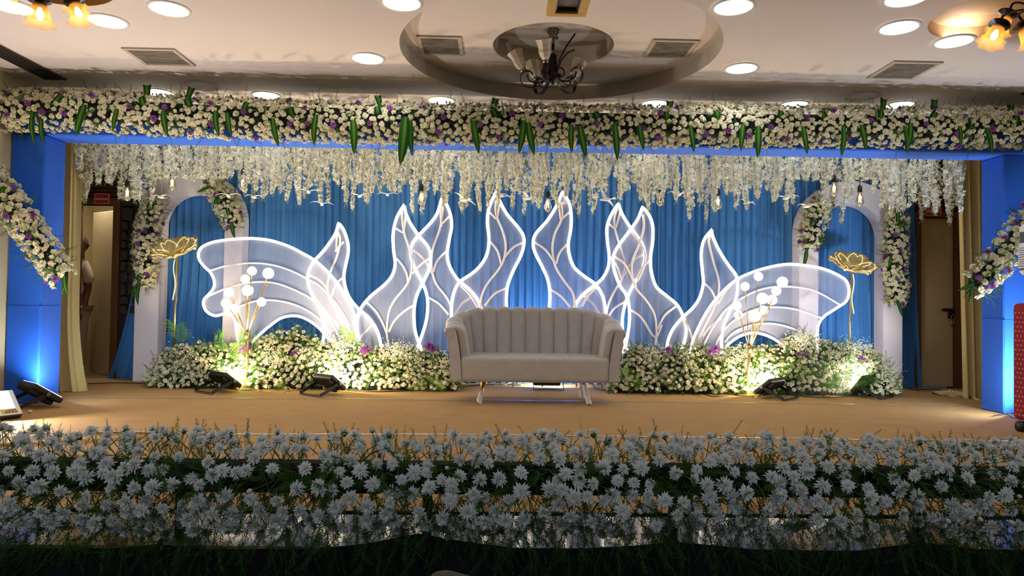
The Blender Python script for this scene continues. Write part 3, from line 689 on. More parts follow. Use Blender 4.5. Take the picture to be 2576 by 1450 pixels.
# ================================================================== LIGHT TUBE PETALS
def pxl(s): 
    v = [float(q) for q in s.replace(';', ' ').replace(',', ' ').split()]; return list(zip(v[::2], v[1::2]))
def led_shape(name, Y, left, right, veins, label, group, closed=None, cat='light panel', tips=1):
    """left: base -> tip, right: tip -> base (pixel outlines laid out on the plane of the frame)"""
    to = lambda L_: smooth_line([P(x, y, Y) for x, y in L_], 5)
    l = to(left); r = to(right); c = l[-1]
    t = thing(name, label, cat, (c.x, Y, .01), group)
    zb = min(l[0].z, r[-1].z); lo = [Vector((l[0].x, Y, max(.02, l[0].z-.0)))]; out = l+r[1:]
    for side, line in (('a', l), ('b', r)): pass
    part('sheer_cloth', MB().poly([p+Vector((0, .014, 0)) for p in out]).mesh('sheer_cloth', M_SHEER, False), t)
    feet = [Vector((l[0].x, Y, .02))]+out+[Vector((r[-1].x, Y, .02))]
    part('frame_tube', MB().tube([p+Vector((0, .018, 0)) for p in feet], .010, 6).mesh('frame_tube', M_VEIN), t)
    part('light_tube', MB().tube(out, .0165, 8).mesh('light_tube', M_TUBE), t)
    for v in veins: part('vein', MB().tube([p+Vector((0, .012, 0)) for p in to(v)], .0125, 7).mesh('vein', M_VEIN), t)
    return t
SH = 'lotus petal shapes with light tubes'
A = dict(l=pxl('797,921 808,888 812,863 815,833 812,806 803,778.5 788,748 776,718 775,690 788,660 815,630 842.6,590 851.7,561.5'), r=pxl('851.7,561.5 864,578 874.5,608.6 876,636 870,666 865,696.6 870,727 882,754 903,778.5 927.6,800 946,827 956,857 957,882 950,918'),
  v=[pxl('846,578 855,600 852,625 843,655 832,680 824,710 824,735 832,755 850,790 868,815 884,840'), pxl('864,608 852,620 843,633'), pxl('848,588 846,612 846,632'), pxl('863,698 845,715 830,755'), pxl('778,693 800,703 820,725 838,765 846,790 868,830 874,850'), pxl('795,755 820,785 842,812 852,830')])
B = dict(l=pxl('914,904 904,872 898,840 898,808 908,776 932,746 968,716 987,692 994,664 990,628 989,588 998,548 1017,515'), r=pxl('1017,515 1022,540 1036,568 1056,596 1076,620 1083,644 1080,676 1066,708 1050,740 1042,776 1042,812 1046,840 1056,868 1068,900'),
  v=[pxl('1010,532 1016,584 1030,628 1036,660 1032,696 1018,724 992,756 978,788 973,836 978,870'), pxl('992,572 1014,585'), pxl('1020,540 1015,584'), pxl('998,650 1014,670 1024,692 1026,708'), pxl('1082,648 1060,664 1036,688'), pxl('924,762 946,784 962,812 972,838'), pxl('1040,768 1016,784 992,808 978,836'), pxl('940,812 920,835 900,856')])
Cc = dict(l=pxl('1048,880 1060,848 1072,808 1076,768 1072,736 1060,708 1040,668 1033,640 1036,616 1052,594 1084,560 1100,536 1111,500'), r=pxl('1111,500 1124,516 1134,544 1136,572 1130,604 1125,640 1132,672 1152,704 1180,728 1200,752 1212,784 1217,830 1212,880'),
  v=[pxl('1114,520 1108,570 1096,604 1087,636 1086,672 1096,712 1120,744 1134,772 1140,810'), pxl('1130,544 1112,562'), pxl('1108,520 1110,570'), pxl('1122,632 1100,656 1090,684'), pxl('1040,630 1066,652 1088,690'), pxl('1076,748 1104,764 1128,792'), pxl('1190,748 1165,762 1145,790')])
D = dict(l=pxl('1152,900 1142,850 1136,810 1136,768 1142,736 1156,710 1188,688 1212,664 1226,636 1230,600 1226,560 1230,524 1247,484'), r=pxl('1247,484 1260,512 1276,540 1300,568 1316,592 1318,616 1310,644 1292,680 1278,716 1274,752 1276,790 1282,820 1292,870'),
  v=[pxl('1248,505 1248,540 1264,580 1272,612 1270,644 1256,676 1228,712 1214,740 1209,768 1206,820'), pxl('1232,534 1248,550'), pxl('1256,512 1250,550'), pxl('1234,608 1252,632 1261,664'), pxl('1316,610 1292,622 1268,648'), pxl('1274,725 1244,740 1220,770'), pxl('1160,720 1182,742 1202,775')])
E = dict(l=pxl('1366,870 1376,820 1382,772 1383,736 1378,704 1364,672 1346,636 1341,612 1348,588 1376,556 1400,518 1415,482'), r=pxl('1415,482 1432,512 1437,544 1436,576 1430,612 1432,640 1444,672 1468,694 1496,714 1514,740 1522,772 1524,820 1516,880'),
  v=[pxl('1412,510 1414,548 1396,588 1390,620 1392,648 1400,676 1420,708 1440,736 1446,764 1450,810'), pxl('1432,534 1413,550'), pxl('1406,512 1411,552'), pxl('1346,610 1372,628 1396,660'), pxl('1430,610 1408,636 1399,664'), pxl('1385,728 1412,746 1434,772'), pxl('1500,724 1480,744 1464,772')])
Ff = dict(l=pxl('1452,880 1443,830 1446,774 1464,744 1496,718 1516,700 1530,672 1532,640 1528,608 1527,572 1538,540 1556,512'), r=pxl('1556,512 1564,536 1580,564 1612,608 1622,640 1616,676 1592,720 1576,756 1566,800 1568,845 1580,888'),
  v=[pxl('1552,525 1546,560 1554,600 1568,640 1573,668 1566,700 1548,730 1530,770 1522,830'), pxl('1534,564 1549,576'), pxl('1560,535 1549,574'), pxl('1534,645 1552,668 1564,700'), pxl('1620,640 1592,656 1572,690'), pxl('1470,745 1496,770 1514,800'), pxl('1572,760 1546,776 1526,804')])
Gg = dict(l=pxl('1568,888 1578,848 1583,812 1583,776 1576,744 1560,720 1546,684 1542,652 1552,624 1580,586 1604,552 1616,521'), r=pxl('1616,521 1632,540 1642,568 1642,608 1637,644 1638,680 1650,720 1676,744 1704,768 1720,800 1726,830 1722,860 1712,890'),
  v=[pxl('1618,540 1620,575 1606,620 1592,655 1590,690 1600,725 1625,755 1646,790 1652,830 1650,870'), pxl('1590,585 1612,612 1624,640 1620,670 1605,705'), pxl('1634,655 1614,676 1602,700'), pxl('1546,645 1575,668 1600,722'), pxl('1584,778 1614,800 1640,842'), pxl('1700,772 1672,794 1654,830'), pxl('1640,842 1652,848 1665,818')])
Hh = dict(l=pxl('1676,890 1680,860 1692,830 1716,800 1742,776 1760,749 1769,714 1767,683 1764,639 1771,604 1791,578'), r=pxl('1791,578 1793,595 1809,630 1831,665 1851,692 1856,718 1851,754 1833,789 1820,824 1815,864 1822,904'),
  v=[pxl('1788,590 1784,610 1795,657 1809,710 1804,755 1785,800 1765,840 1750,875'), pxl('1769,710 1790,730 1804,762'), pxl('1850,705 1825,735 1806,765'), pxl('1720,800 1735,830 1745,868'), pxl('1815,800 1785,825 1760,860')])
def half(d): return d['l'], d['r'], d['v']
for nm, d, Y, lab in (('a', A, 7.70, 'glowing lotus petal with its tip lowest at left, over the left wing shape'), ('b', B, 7.74, 'glowing lotus petal leaning left, second from the left'), ('c', Cc, 7.79, 'glowing lotus petal crossing its left neighbour at left of centre'), ('d', D, 7.75, 'tall glowing lotus petal just left of the centre gap'), ('e', E, 7.75, 'tall glowing lotus petal just right of the centre gap'), ('f', Ff, 7.79, 'glowing lotus petal crossing behind its neighbour right of centre'), ('g', Gg, 7.74, 'glowing lotus petal before another, second from the right'), ('h', Hh, 7.70, 'glowing lotus petal with its tip lowest at right, over the right wing shape')):
    led_shape('lotus_petal', Y, d['l'], d['r'], d['v'], lab, SH)
WLo = pxl('598,857 594,830 592,812 585,795 569,789 542,795 521,785 512,769 513,754 524,742 536,727 539,709 530,687 512,669 500,651 500,633 512,619 542,608 588,602 633,600 679,605 724,619 764,639 794,657 830,690 861,730 882,766 894,800 900,833 905,885')
WLi = pxl('905,885 880,890 835,860 815,839 797,821 770,803 742,795 709,800 682,818 657,839 633,862')
WRo = pxl('2056,886 2056,842 2060,816 2074,796 2104,776 2129,758 2136,732 2129,707 2104,690 2069,676 2025,668 1981,665 1937,672 1893,685 1848,707 1804,749 1773,793 1747,846 1734,890')
WRi = pxl('1734,890 1770,896 1815,888 1831,868 1862,846 1897,838 1932,846 1963,864 1978,880')
def wing(outer, inner, veins, label):
    Y = 7.62; to = lambda L_: smooth_line([P(x, y, Y) for x, y in L_], 5); o = to(outer); i = to(inner)
    t = thing('wing_shape', label, 'light panel', (o[0].x, Y, .01), 'wing shapes with light tubes')
    part('sheer_cloth', MB().poly([p+Vector((0, .012, 0)) for p in o+i[1:]]).mesh('sheer_cloth', M_SHEER, False), t)
    part('frame_tube', MB().tube([Vector((o[0].x, Y, .02))]+[p+Vector((0, .018, 0)) for p in o+i[1:]]+[Vector((i[-1].x, Y, .02))], .010, 6).mesh('frame_tube', M_VEIN), t)
    part('light_tube', MB().tube(o, .014, 8).mesh('light_tube', M_TUBE), t)
    part('light_tube', MB().tube(i[len(i)//5:], .014, 8).mesh('light_tube', M_TUBE), t)
    for v in veins: part('vein', MB().tube([p+Vector((0, .006, 0)) for p in to(v)], .0105, 7).mesh('vein', M_VEIN), t)
wing(WLo, WLi, [pxl('528,681 572,668 627,662 676,665 724,678 776,703 809,724 850,770 880,820'), pxl('524,745 572,724 621,712 663,709 703,715 748,733 785,754 821,791 850,840'), pxl('600,772 633,760 663,755 700,757 739,766 779,785 815,815 833,842')], 'glowing wing shape of white net at the left, before the left arch')
wing(WRo, WRi, [pxl('2113,767 2069,741 2034,727 1981,721 1928,725 1879,743 1826,780 1791,829 1770,870'), pxl('2065,800 2016,782 1972,774 1923,774 1879,787 1840,812 1815,840 1800,868'), pxl('2021,838 1981,822 1937,814 1893,818 1848,835 1822,862')], 'glowing wing shape of white net at the right, before the right arch')

# ================================================================== SOFA
SX = P(1344, 800, 6.7).x; SY = 6.78
so = thing('scalloped_sofa', 'taupe velvet two-seat sofa with a scalloped channel back at stage centre', 'sofa', (SX, SY, 0))
hw, yb, yf, cr = .735, .27, -.34, .30
def upath(n=400):
    pts = [(-hw-.02, yf), (-hw-.01, yb-cr)]
    L_ = [Vector((-hw, yf+(yb-cr-yf)*i/40, 0)) for i in range(40)]
    L_ += [Vector((-hw+cr-cr*math.cos(a), yb-cr+cr*math.sin(a), 0)) for a in [PI/2*i/40 for i in range(40)]]
    L_ += [Vector((-hw+cr+(2*hw-2*cr)*i/80, yb, 0)) for i in range(80)]
    L_ += [Vector((hw-cr+cr*math.sin(a), yb-cr+cr*math.cos(a), 0)) for a in [PI/2*i/40 for i in range(40)]]
    L_ += [Vector((hw, yb-cr-(yb-cr-yf)*i/40, 0)) for i in range(41)]
    d = [0]
    for i in range(1, len(L_)): d.append(d[-1]+(L_[i]-L_[i-1]).length)
    return L_, d
UL, UD = upath(); UT = UD[-1]
def uat(s):
    s = min(max(s, 0), UT); i = max(0, min(len(UD)-2, int(np.searchsorted(UD, s))-1)); f = (s-UD[i])/max(1e-9, UD[i+1]-UD[i])
    p = UL[i].lerp(UL[i+1], f); a, c = UL[max(0, i-3)], UL[min(len(UL)-1, i+4)]; t = (c-a).normalized(); return p, Vector((t.y, -t.x, 0))   # inward normal
def uh(s):
    e = min(s, UT-s); k = min(1, max(0, (e-.05)/.75)); return .742+.172*(k*k*(3-2*k))
ZS = .44
def uprof(s, bul, top):
    """outline across the back at s: list of (inward offset, z): inside bottom -> over the top -> outside"""
    h = uh(s)+top; fl = lambda z: -.085*max(0, (z-.25)/.63)**1.7
    th = .062; pr = []; e = min(s, UT-s); arm = .045*max(0, 1-e/.45)
    for z in np.linspace(.36, h-.05, 9): pr.append((.105+arm-.02*(z-.36)/.5+fl(z)+bul*(1.0 if z < h-.12 else .9), z))
    c = pr[-1][0]; w = (c-(fl(h)-.055))/2
    for a in np.linspace(.25, PI-.1, 8): pr.append((c-w+w*math.cos(a), h-.05+.05*math.sin(a)*1.0))
    pr.append((fl(h-.09)-.052, h-.09)); pr.append((fl(h-.11)-.03, h-.11)); return pr
NCH = 17; edges = [UT*(i/NCH) for i in range(NCH+1)]
for k in range(NCH):
    rows = []; a, c = edges[k], edges[k+1]
    for i in range(9):
        u = i/8; s = a+(c-a)*(.004+.992*u); p, n = uat(s); q = math.sin(PI*u)**.55
        rows.append([(SX+p.x+n.x*o, SY+p.y+n.y*o, z) for o, z in uprof(s, -.026+.034*q, -.024+.026*q)])
    b = MB(); b.grid(rows)
    if k == 0: b.add(rows[0]+[(SX+UL[0].x-.01, SY+UL[0].y, .40)], [tuple(range(len(rows[0])+1))])
    if k == NCH-1: b.add(rows[-1]+[(SX+UL[-1].x+.01, SY+UL[-1].y, .40)], [tuple(range(len(rows[-1]), -1, -1))])
    part('back_channel', b.mesh('back_channel', M_SOFA), so)
# outer shell, arm fronts, piping
rows = []
for i in range(81):
    s = UT*i/80; p, n = uat(s); h = uh(s)-.085; r_ = []
    for z in np.linspace(.235, h, 9): o = -.085*max(0, (z-.25)/.63)**1.7-.045; r_.append((SX+p.x+n.x*o, SY+p.y+n.y*o, z))
    rows.append(r_)
part('outer_shell', MB().grid(rows).mesh('outer_shell', M_SOFAO), so)
for sgn, s in ((-1, 0), (1, UT)):
    p, n = uat(s); h = uh(s)-.03; b = MB(); L_ = []
    for z in np.linspace(.235, h, 8): L_.append((SX+p.x+n.x*(-.085*max(0, (z-.25)/.63)**1.7-.045), SY+p.y-.004, z))
    pr = uprof(s, -.02, -.02); inn = [(SX+p.x+n.x*(o-.045-.02*k/9), SY+p.y-.004, z) for k, (o, z) in enumerate(pr[:9])][::-1]
    inn = [(SX+p.x+n.x*(.055-.055*(k/10)**2), SY+p.y-.004, z) for k, z in enumerate(np.linspace(.235, h-.02, 11))][::-1]
    b.add([(x, y-.03*math.sin(PI*i/30), z) for i, (x, y, z) in enumerate(L_+inn)], [tuple(range(len(L_)+len(inn)))])
    part('arm_front', b.mesh('arm_front', M_SOFAO, False), so)
    part('piping', MB().tube([(x+n.x*.004, y-.012, z) for x, y, z in inn], .007, 6).mesh('piping', M_PIPE), so, label='dark piping')
    e = [UT*i/60 if sgn < 0 else UT*(1-i/60) for i in range(16)]; pp = []
    for s2 in e: q, n2 = uat(s2); h2 = uh(s2)-.085; o = -.085*max(0, (h2-.25)/.63)**1.7-.052; pp.append((SX+q.x+n2.x*o, SY+q.y+n2.y*o, h2))
    part('piping', MB().tube([inn[0]]+pp, .007, 6).mesh('piping', M_PIPE), so, label='dark piping')
def rbox(x0, x1, y0, y1, z0, z1, r, name, m):
    bm = bmesh.new(); bmesh.ops.create_cube(bm, size=1)
    for v in bm.verts: v.co = Vector(((x0+x1)/2+v.co.x*(x1-x0), (y0+y1)/2+v.co.y*(y1-y0), (z0+z1)/2+v.co.z*(z1-z0)))
    bmesh.ops.bevel(bm, geom=bm.edges[:], offset=r, segments=4, affect='EDGES', profile=.6)
    me = bpy.data.meshes.new(name); bm.to_mesh(me); bm.free(); me.materials.append(m); me.polygons.foreach_set('use_smooth', [True]*len(me.polygons)); return me
part('seat', rbox(SX-hw+.035, SX+hw-.035, SY-.37, SY+.24, .218, .455, .045, 'seat', M_SOFA), so)
part('base_frame', MB().box(SX-hw+.04, SX+hw-.04, SY-.30, SY+.26, .219, .24).mesh('base_frame', M_BLK2, False), so)
for sx, sy, wrap in ((-1, -1, .55), (-1, 1, 0), (1, -1, 1), (1, 1, .85)):
    tp = Vector((SX+sx*(hw-.27 if sy < 0 else hw-.25), SY+(-.22 if sy < 0 else .2), .222)); ft = tp+Vector((sx*.055 if sy < 0 else sx*.03, sy*.05, -.216))
    lg = part('leg', MB().tube([ft, tp], [.011, .017], 10).mesh('leg', M_GOLD), so, label='tapered gold leg')
    if wrap:
        q = [ft.lerp(tp, wrap*i/9)+Vector((rnd.uniform(-.004, .004), rnd.uniform(-.004, .004), 0)) for i in range(10)]
        q[0].z = .012
        o = part('plastic_wrap', MB().tube(q, [.030, .028, .024, .027, .022, .024, .021, .023, .020, .018], 9).mesh('plastic_wrap', M_WRAP), lg, label='crumpled clear plastic wrap on the leg')

# ================================================================== GOLD LOTUS STANDS, GLOBE LAMPS
def petal_rows(l, w, el, curl):
    rows = []
    for i in range(9):
        t = i/8; ww = w*math.sin(PI*(.08+.86*t))**.75*(1-.1*t); row = []
        for j in range(-4, 5):
            u = j/4; e = el+curl*t; row.append(Vector((ww*u, l*t*math.cos(e), l*t*math.sin(e)+.18*ww*(u*u)+(-.03*math.exp(-(u/.2)**2) if t > .85 else 0))))
        rows.append(row)
    return rows
def lotus(px, py, Y, label, tilt, stemx, bead_side):
    c = P(px, py, Y); t = thing('gold_lotus_stand', label, 'lotus lamp', (c.x, Y, .01), 'gold lotus stands'); T = Matrix.Translation(c) @ Matrix.Rotation(tilt, 4, 'Y') @ Matrix.Rotation(math.radians(30), 4, 'X')
    for (n, l, w, el, cu, ph) in ((6, .29, .15, .08, .30, .3), (4, .24, .14, .72, -.10, .95)):
        for i in range(n):
            M = T @ Matrix.Rotation(2*PI*i/n+ph, 4, 'Z'); rows = [[M @ v for v in r] for r in petal_rows(l, w, el, cu)]
            p = part('petal', MB().grid(rows).mesh('petal', M_LGOLD), t)
            edge = [r[0] for r in rows]+rows[-1][1:-1]+[r[-1] for r in rows[::-1]]
            part('petal_rim', MB().tube(edge, .0045, 5).mesh('petal_rim', M_BRASS), p)
            b = MB(); E2 = [rows[k][2].lerp(rows[k][1], .3) for k in range(1, 8)]+[rows[7][k] for k in range(3, 6)]+[rows[k][6].lerp(rows[k][7], .3) for k in range(7, 0, -1)]
            b.tube([q+Vector((0, 0, .008)) for q in E2], .0045, 5); part('bead_light', b.mesh('bead_light', M_LBEAD), p)
    part('hub', MB().sphere(c, .03, 12, 8, (1, 1, .6)).mesh('hub', M_WHITE), t)
    part('stem', MB().tube([(c.x, Y, c.z-.03), (c.x, Y, c.z-.5), (c.x-.008, Y, c.z-.55), (c.x-.008, Y, .03)], .013, 10).mesh('stem', M_BRASS), t)
    part('base', MB().lathe([(.13, .008), (.13, .02), (.04, .03), (.014, .05)], 24, Matrix.Translation((c.x-.008, Y, 0))).mesh('base', M_BRASS), t)
    part('bead_string', MB().tube([(c.x+bead_side*(.02+.012*math.sin(i*.5)), Y-.012, c.z-.05-i*.03) for i in range(16)], .006, 5).mesh('bead_string', M_LBEAD), t)
lotus(446, 642, 7.80, 'gold net lotus flower on a tall stem before the left arch', math.radians(-8), 0, -1)
lotus(2140, 679, 7.80, 'gold net lotus flower on a tall stem before the right arch', math.radians(4), 0, 1)
def globes(joint, base, Y, balls, label, extra=None):
    j = P(*joint, Y); bs = P(*base, Y); t = thing('globe_lamp', label, 'lamp', (bs.x, Y, .01), 'gold stands with white globes')
    part('base', MB().lathe([(.14, .008), (.14, .018), (.10, .03), (.05, .05), (.022, .09), (.014, .15)], 28, Matrix.Translation((bs.x, Y, 0))).mesh('base', M_GOLD), t)
    part('pole', MB().tube([(bs.x, Y, .10), (j.x, Y, j.z)], .017, 12).mesh('pole', M_GOLD), t)
    part('collar', MB().tube([(j.x, Y, j.z-.03), (j.x, Y, j.z+.04)], .026, 12).mesh('collar', M_GOLD), t)
    for i, (px, py, r) in enumerate(balls):
        y = Y-.10+.2*((i*7) % 5)/4; c = P(px, py, y); d = (c-j).normalized()
        s = part('stem', MB().tube([j+d*.02, j.lerp(c, .5)+Vector((0, 0, .01)), c-d*(r*Y/FPX)], .0055, 7).mesh('stem', M_GOLD), t)
        part('globe', MB().sphere(c, r*Y/FPX*1.08, 20, 12).mesh('globe', M_BALL), s)
    if extra: c = P(*extra, Y); part('stem', MB().tube([j, c], .0055, 7).tube([c, c+(c-j).normalized()*.05], .009, 7).mesh('stem', M_GOLD), t)
globes((621, 845), (622, 972), 7.42, [(634, 682, 10.5), (675, 688, 13), (617, 702, 10.5), (623, 731, 13), (576, 736, 11), (568, 763, 10.5), (590, 777, 10.5), (580, 783, 13.5), (658, 760, 10.5)], 'gold branching stand with nine white globes at the left, one stem bare', (669, 722))
globes((1885, 880), (1880, 990), 7.36, [(1908, 696, 10.5), (1874, 721, 10.5), (1968, 710, 13), (1953, 732, 11), (1942, 755, 12), (1918, 751, 13), (1854, 770, 10.5), (1858, 793, 10.5), (1899, 795, 13.5), (1920, 781, 11)], 'gold branching stand with ten white globes at the right')

# ================================================================== FLOODLIGHTS, CABLES
def flood(px, py, yawd, tilt, label, watts, color, size=.30, hh=.23, lenscol=None, z0=.0):
    g = G(px, py)-Matrix.Rotation(math.radians(yawd), 3, 'Z') @ Vector((0, -.19, 0)); M = Matrix.Translation((g.x, g.y, .016)) @ Matrix.Rotation(math.radians(yawd), 4, 'Z')
    t = thing('floodlight', label, 'floodlight', g, 'floodlights on the stage floor', M)
    ta = math.radians(tilt); hz = .5*hh*math.cos(ta)+.035*math.sin(ta)+.012
    H = Matrix.Translation((0, .03, hz)) @ Matrix.Rotation(ta, 4, 'X')         # box: lens faces +Y turned up by tilt
    w = size/2
    part('housing', MB().box(-w, w, -.02, .03, -hh/2, hh/2, H, bev=.012).mesh('housing', M_BLACK, False), t, local=True)
    part('driver_box', MB().box(-w*.5, w*.5, -.06, -.02, -hh*.42, -hh*.1, H, bev=.01).mesh('driver_box', M_BLACK, False), t, local=True)
    fin = MB().box(-.004, .004, -.045, -.02, -hh*.05, hh*.46, H).mesh('cooling_fin', M_BLK2, False)
    for i in range(12): part('cooling_fin', fin, t, Matrix.Translation((-w*.85+w*1.7*i/11, 0, 0)), local=True)
    part('lens', MB().box(-w+.02, w-.02, .03, .034, -hh/2+.02, hh/2-.02, H).mesh('lens', lenscol or M_LENS, False), t, local=True)
    hg = H @ Vector((0, 0, 0)); b = MB(); bw = .035; ex = w+.012; fy = -.20
    for s in (-1, 1): b.ribbon([(s*ex, hg.y, hg.z), (s*ex, fy, .012)], (1, 0, 0), .006, bw) if False else b.box(-.003, .003, -.016, .016, 0, (Vector((0, fy, .012))-Vector((0, hg.y, hg.z))).length, Matrix.Translation((s*ex, hg.y, hg.z)) @ (Vector((0, fy-hg.y, .012-hg.z)).to_track_quat('Z', 'Y').to_matrix().to_4x4()))
    b.box(-ex, ex, fy-.006, fy+.028, .002, .008); part('bracket', b.mesh('bracket', M_BLK2, False), t, local=True)
    for s in (-1, 1): part('knob', MB().tube([(s*ex, hg.y, hg.z), (s*(ex+.018), hg.y, hg.z)], .016, 10).mesh('knob', M_STEEL, False), t, local=True)
    R4 = M @ H; d = (R4.to_3x3() @ Vector((0, 1, 0)))
    if watts: area('flood_beam', R4 @ Vector((0, .05, 0)), d, size*.8, hh*.8, watts, color)
    return t
flood(514, 992, -38, 52, 'black floodlight in front of the flower bed, the one nearest the left arch', P_FLOOD, WARM)
flood(782, 999, -38, 52, 'black floodlight in front of the flower bed, between left lamp and sofa', P_FLOOD, WARM)
flood(1380, 986, 0, 16, 'black floodlight under the sofa, seen from behind', P_FLOOD*.55, (.72, .84, 1.0))
flood(1988, 1009, 42, 50, 'black floodlight beside the right globe lamp, turned left', P_FLOOD, WARM)
flood(2228, 1006, 38, 36, 'black floodlight at the right end of the flower bed', P_FLOOD, NEUT)
flood(22, 1034, -40, 55, 'black floodlight at the foot of the left blue pillar', P_PILLAR*.26, (.75, .88, 1.0), .36, .27)
flood(2700, 1072, 40, 55, 'black floodlight at the foot of the right pillar, behind the cooler', P_PILLAR*.9, (.75, .88, 1.0), .32, .24)
# white lit panel light at the left edge with its yellow rating label
a0 = G(-22, 1060); M = Matrix.Translation((a0.x, a0.y, .008)) @ Matrix.Rotation(math.radians(236), 4, 'Z')
t = thing('panel_floodlight', 'lit white floodlight with a yellow label at the left edge', 'floodlight', a0, None, M)
H = Matrix.Translation((0, 0, .105)) @ Matrix.Rotation(math.radians(48), 4, 'X')
part('housing', MB().box(-.17, .17, -.03, .02, -.13, .13, H, bev=.012).mesh('housing', M_BLK2, False), t, local=True)
part('rim', MB().box(-.165, .165, .02, .026, -.125, .125, H, bev=.003).mesh('rim', M_WHP, False), t, local=True)
part('lens', MB().box(-.13, .15, .026, .029, -.06, .115, H).mesh('lens', emis('cool_lens', '#eef2ff', 4.0), False), t, local=True)
lb = part('rating_label', MB().box(-.14, -.03, .026, .028, -.115, -.07, H).mesh('rating_label', M_LABEL, False), t, local=True, label='yellow label with purple print')
b = MB()
for i in range(4): b.box(-.135+.022*i, -.118+.022*i, .028, .029, -.108, -.092, H)
for i in range(3): b.box(-.13, -.06-.01*i, .028, .029, -.088+.005*i, -.0855+.005*i, H)
part('print', b.mesh('print', M_LABELP, False), lb, local=True)
part('bracket', MB().tube([H @ Vector((-.18, 0, 0)), (-.18, -.12, .006), (.18, -.12, .006), H @ Vector((.18, 0, 0))], .008, 6).mesh('bracket', M_BLK2), t, local=True)
area('panel_flood_beam', M @ H @ Vector((0, .05, 0)), (M @ H).to_3x3() @ Vector((0, 1, 0)), .25, .18, P_PILLAR*1.1, (1, .93, .86))
def cable(pts, r, m, label, z=None):
    L_ = [G(x, y, .0) for x, y in pts]; b = MB().tube([Vector((p.x, p.y, .016+r+(.02*abs(math.sin(i*.9)) if z else 0))) for i, p in enumerate(smooth_line(L_, 6))], r, 6)
    single('cable', b.mesh('cable', m), label, 'cable', 'cables on the stage floor')
cable([(200, 972), (280, 969), (360, 970), (440, 973), (500, 975), (560, 983)], .006, M_CABLE, 'black cable from the left doorway to the first floodlight')
cable([(850, 983), (930, 991), (1010, 990), (1090, 986), (1170, 977), (1240, 973), (1310, 974)], .006, M_CABLE, 'black cable running from the second floodlight to the sofa')
cable([(1490, 970), (1500, 983), (1540, 988), (1600, 984), (1690, 988), (1750, 993), (1790, 1003), (1830, 1000)], .006, M_CABLE, 'black cable leaving the sofa along the right flower bed')
cable([(2000, 1000), (2070, 1006), (2110, 1004), (2160, 1000), (2190, 995)], .005, M_CABLE, 'black cable between the two right floodlights')
cable([(2245, 990), (2262, 980), (2258, 965), (2275, 975), (2300, 985), (2360, 985), (2400, 995)], .005, M_CABLE, 'black cable looping past the right arch towards the door')
cable([(600, 985), (620, 968), (645, 980), (655, 992), (690, 980), (705, 978), (735, 988), (715, 996), (755, 985)], .004, M_WIREY, 'loose yellow wire looping on the floor between the left floodlights', 1)
cable([(2030, 980), (2055, 990), (2075, 1005), (2100, 985), (2060, 975), (2090, 990), (2130, 985), (2160, 990)], .004, M_WIRER, 'tangle of red brown wire between the right floodlights', 1)
cable([(1170, 976), (1220, 970), (1260, 976), (1300, 968), (1350, 975), (1420, 970), (1470, 965), (1500, 972)], .004, M_WIREY, 'thin yellow wire tangled on the floor under the sofa', 1)
cable([(2500, 1052), (2530, 1048), (2545, 1056), (2570, 1062), (2590, 1060)], .004, M_CABLE, 'thin black cable at the foot of the right pillar')
g = G(75, 1042); single('fallen_petal', MB().sphere((0, 0, 0), .016, 10, 7, (1.2, 1, .7)).mesh('fallen_petal', M_PETAL), 'small cream petal lying on the carpet near the left floodlight', 'petal', None, Matrix.Translation((g.x, g.y, .022)))
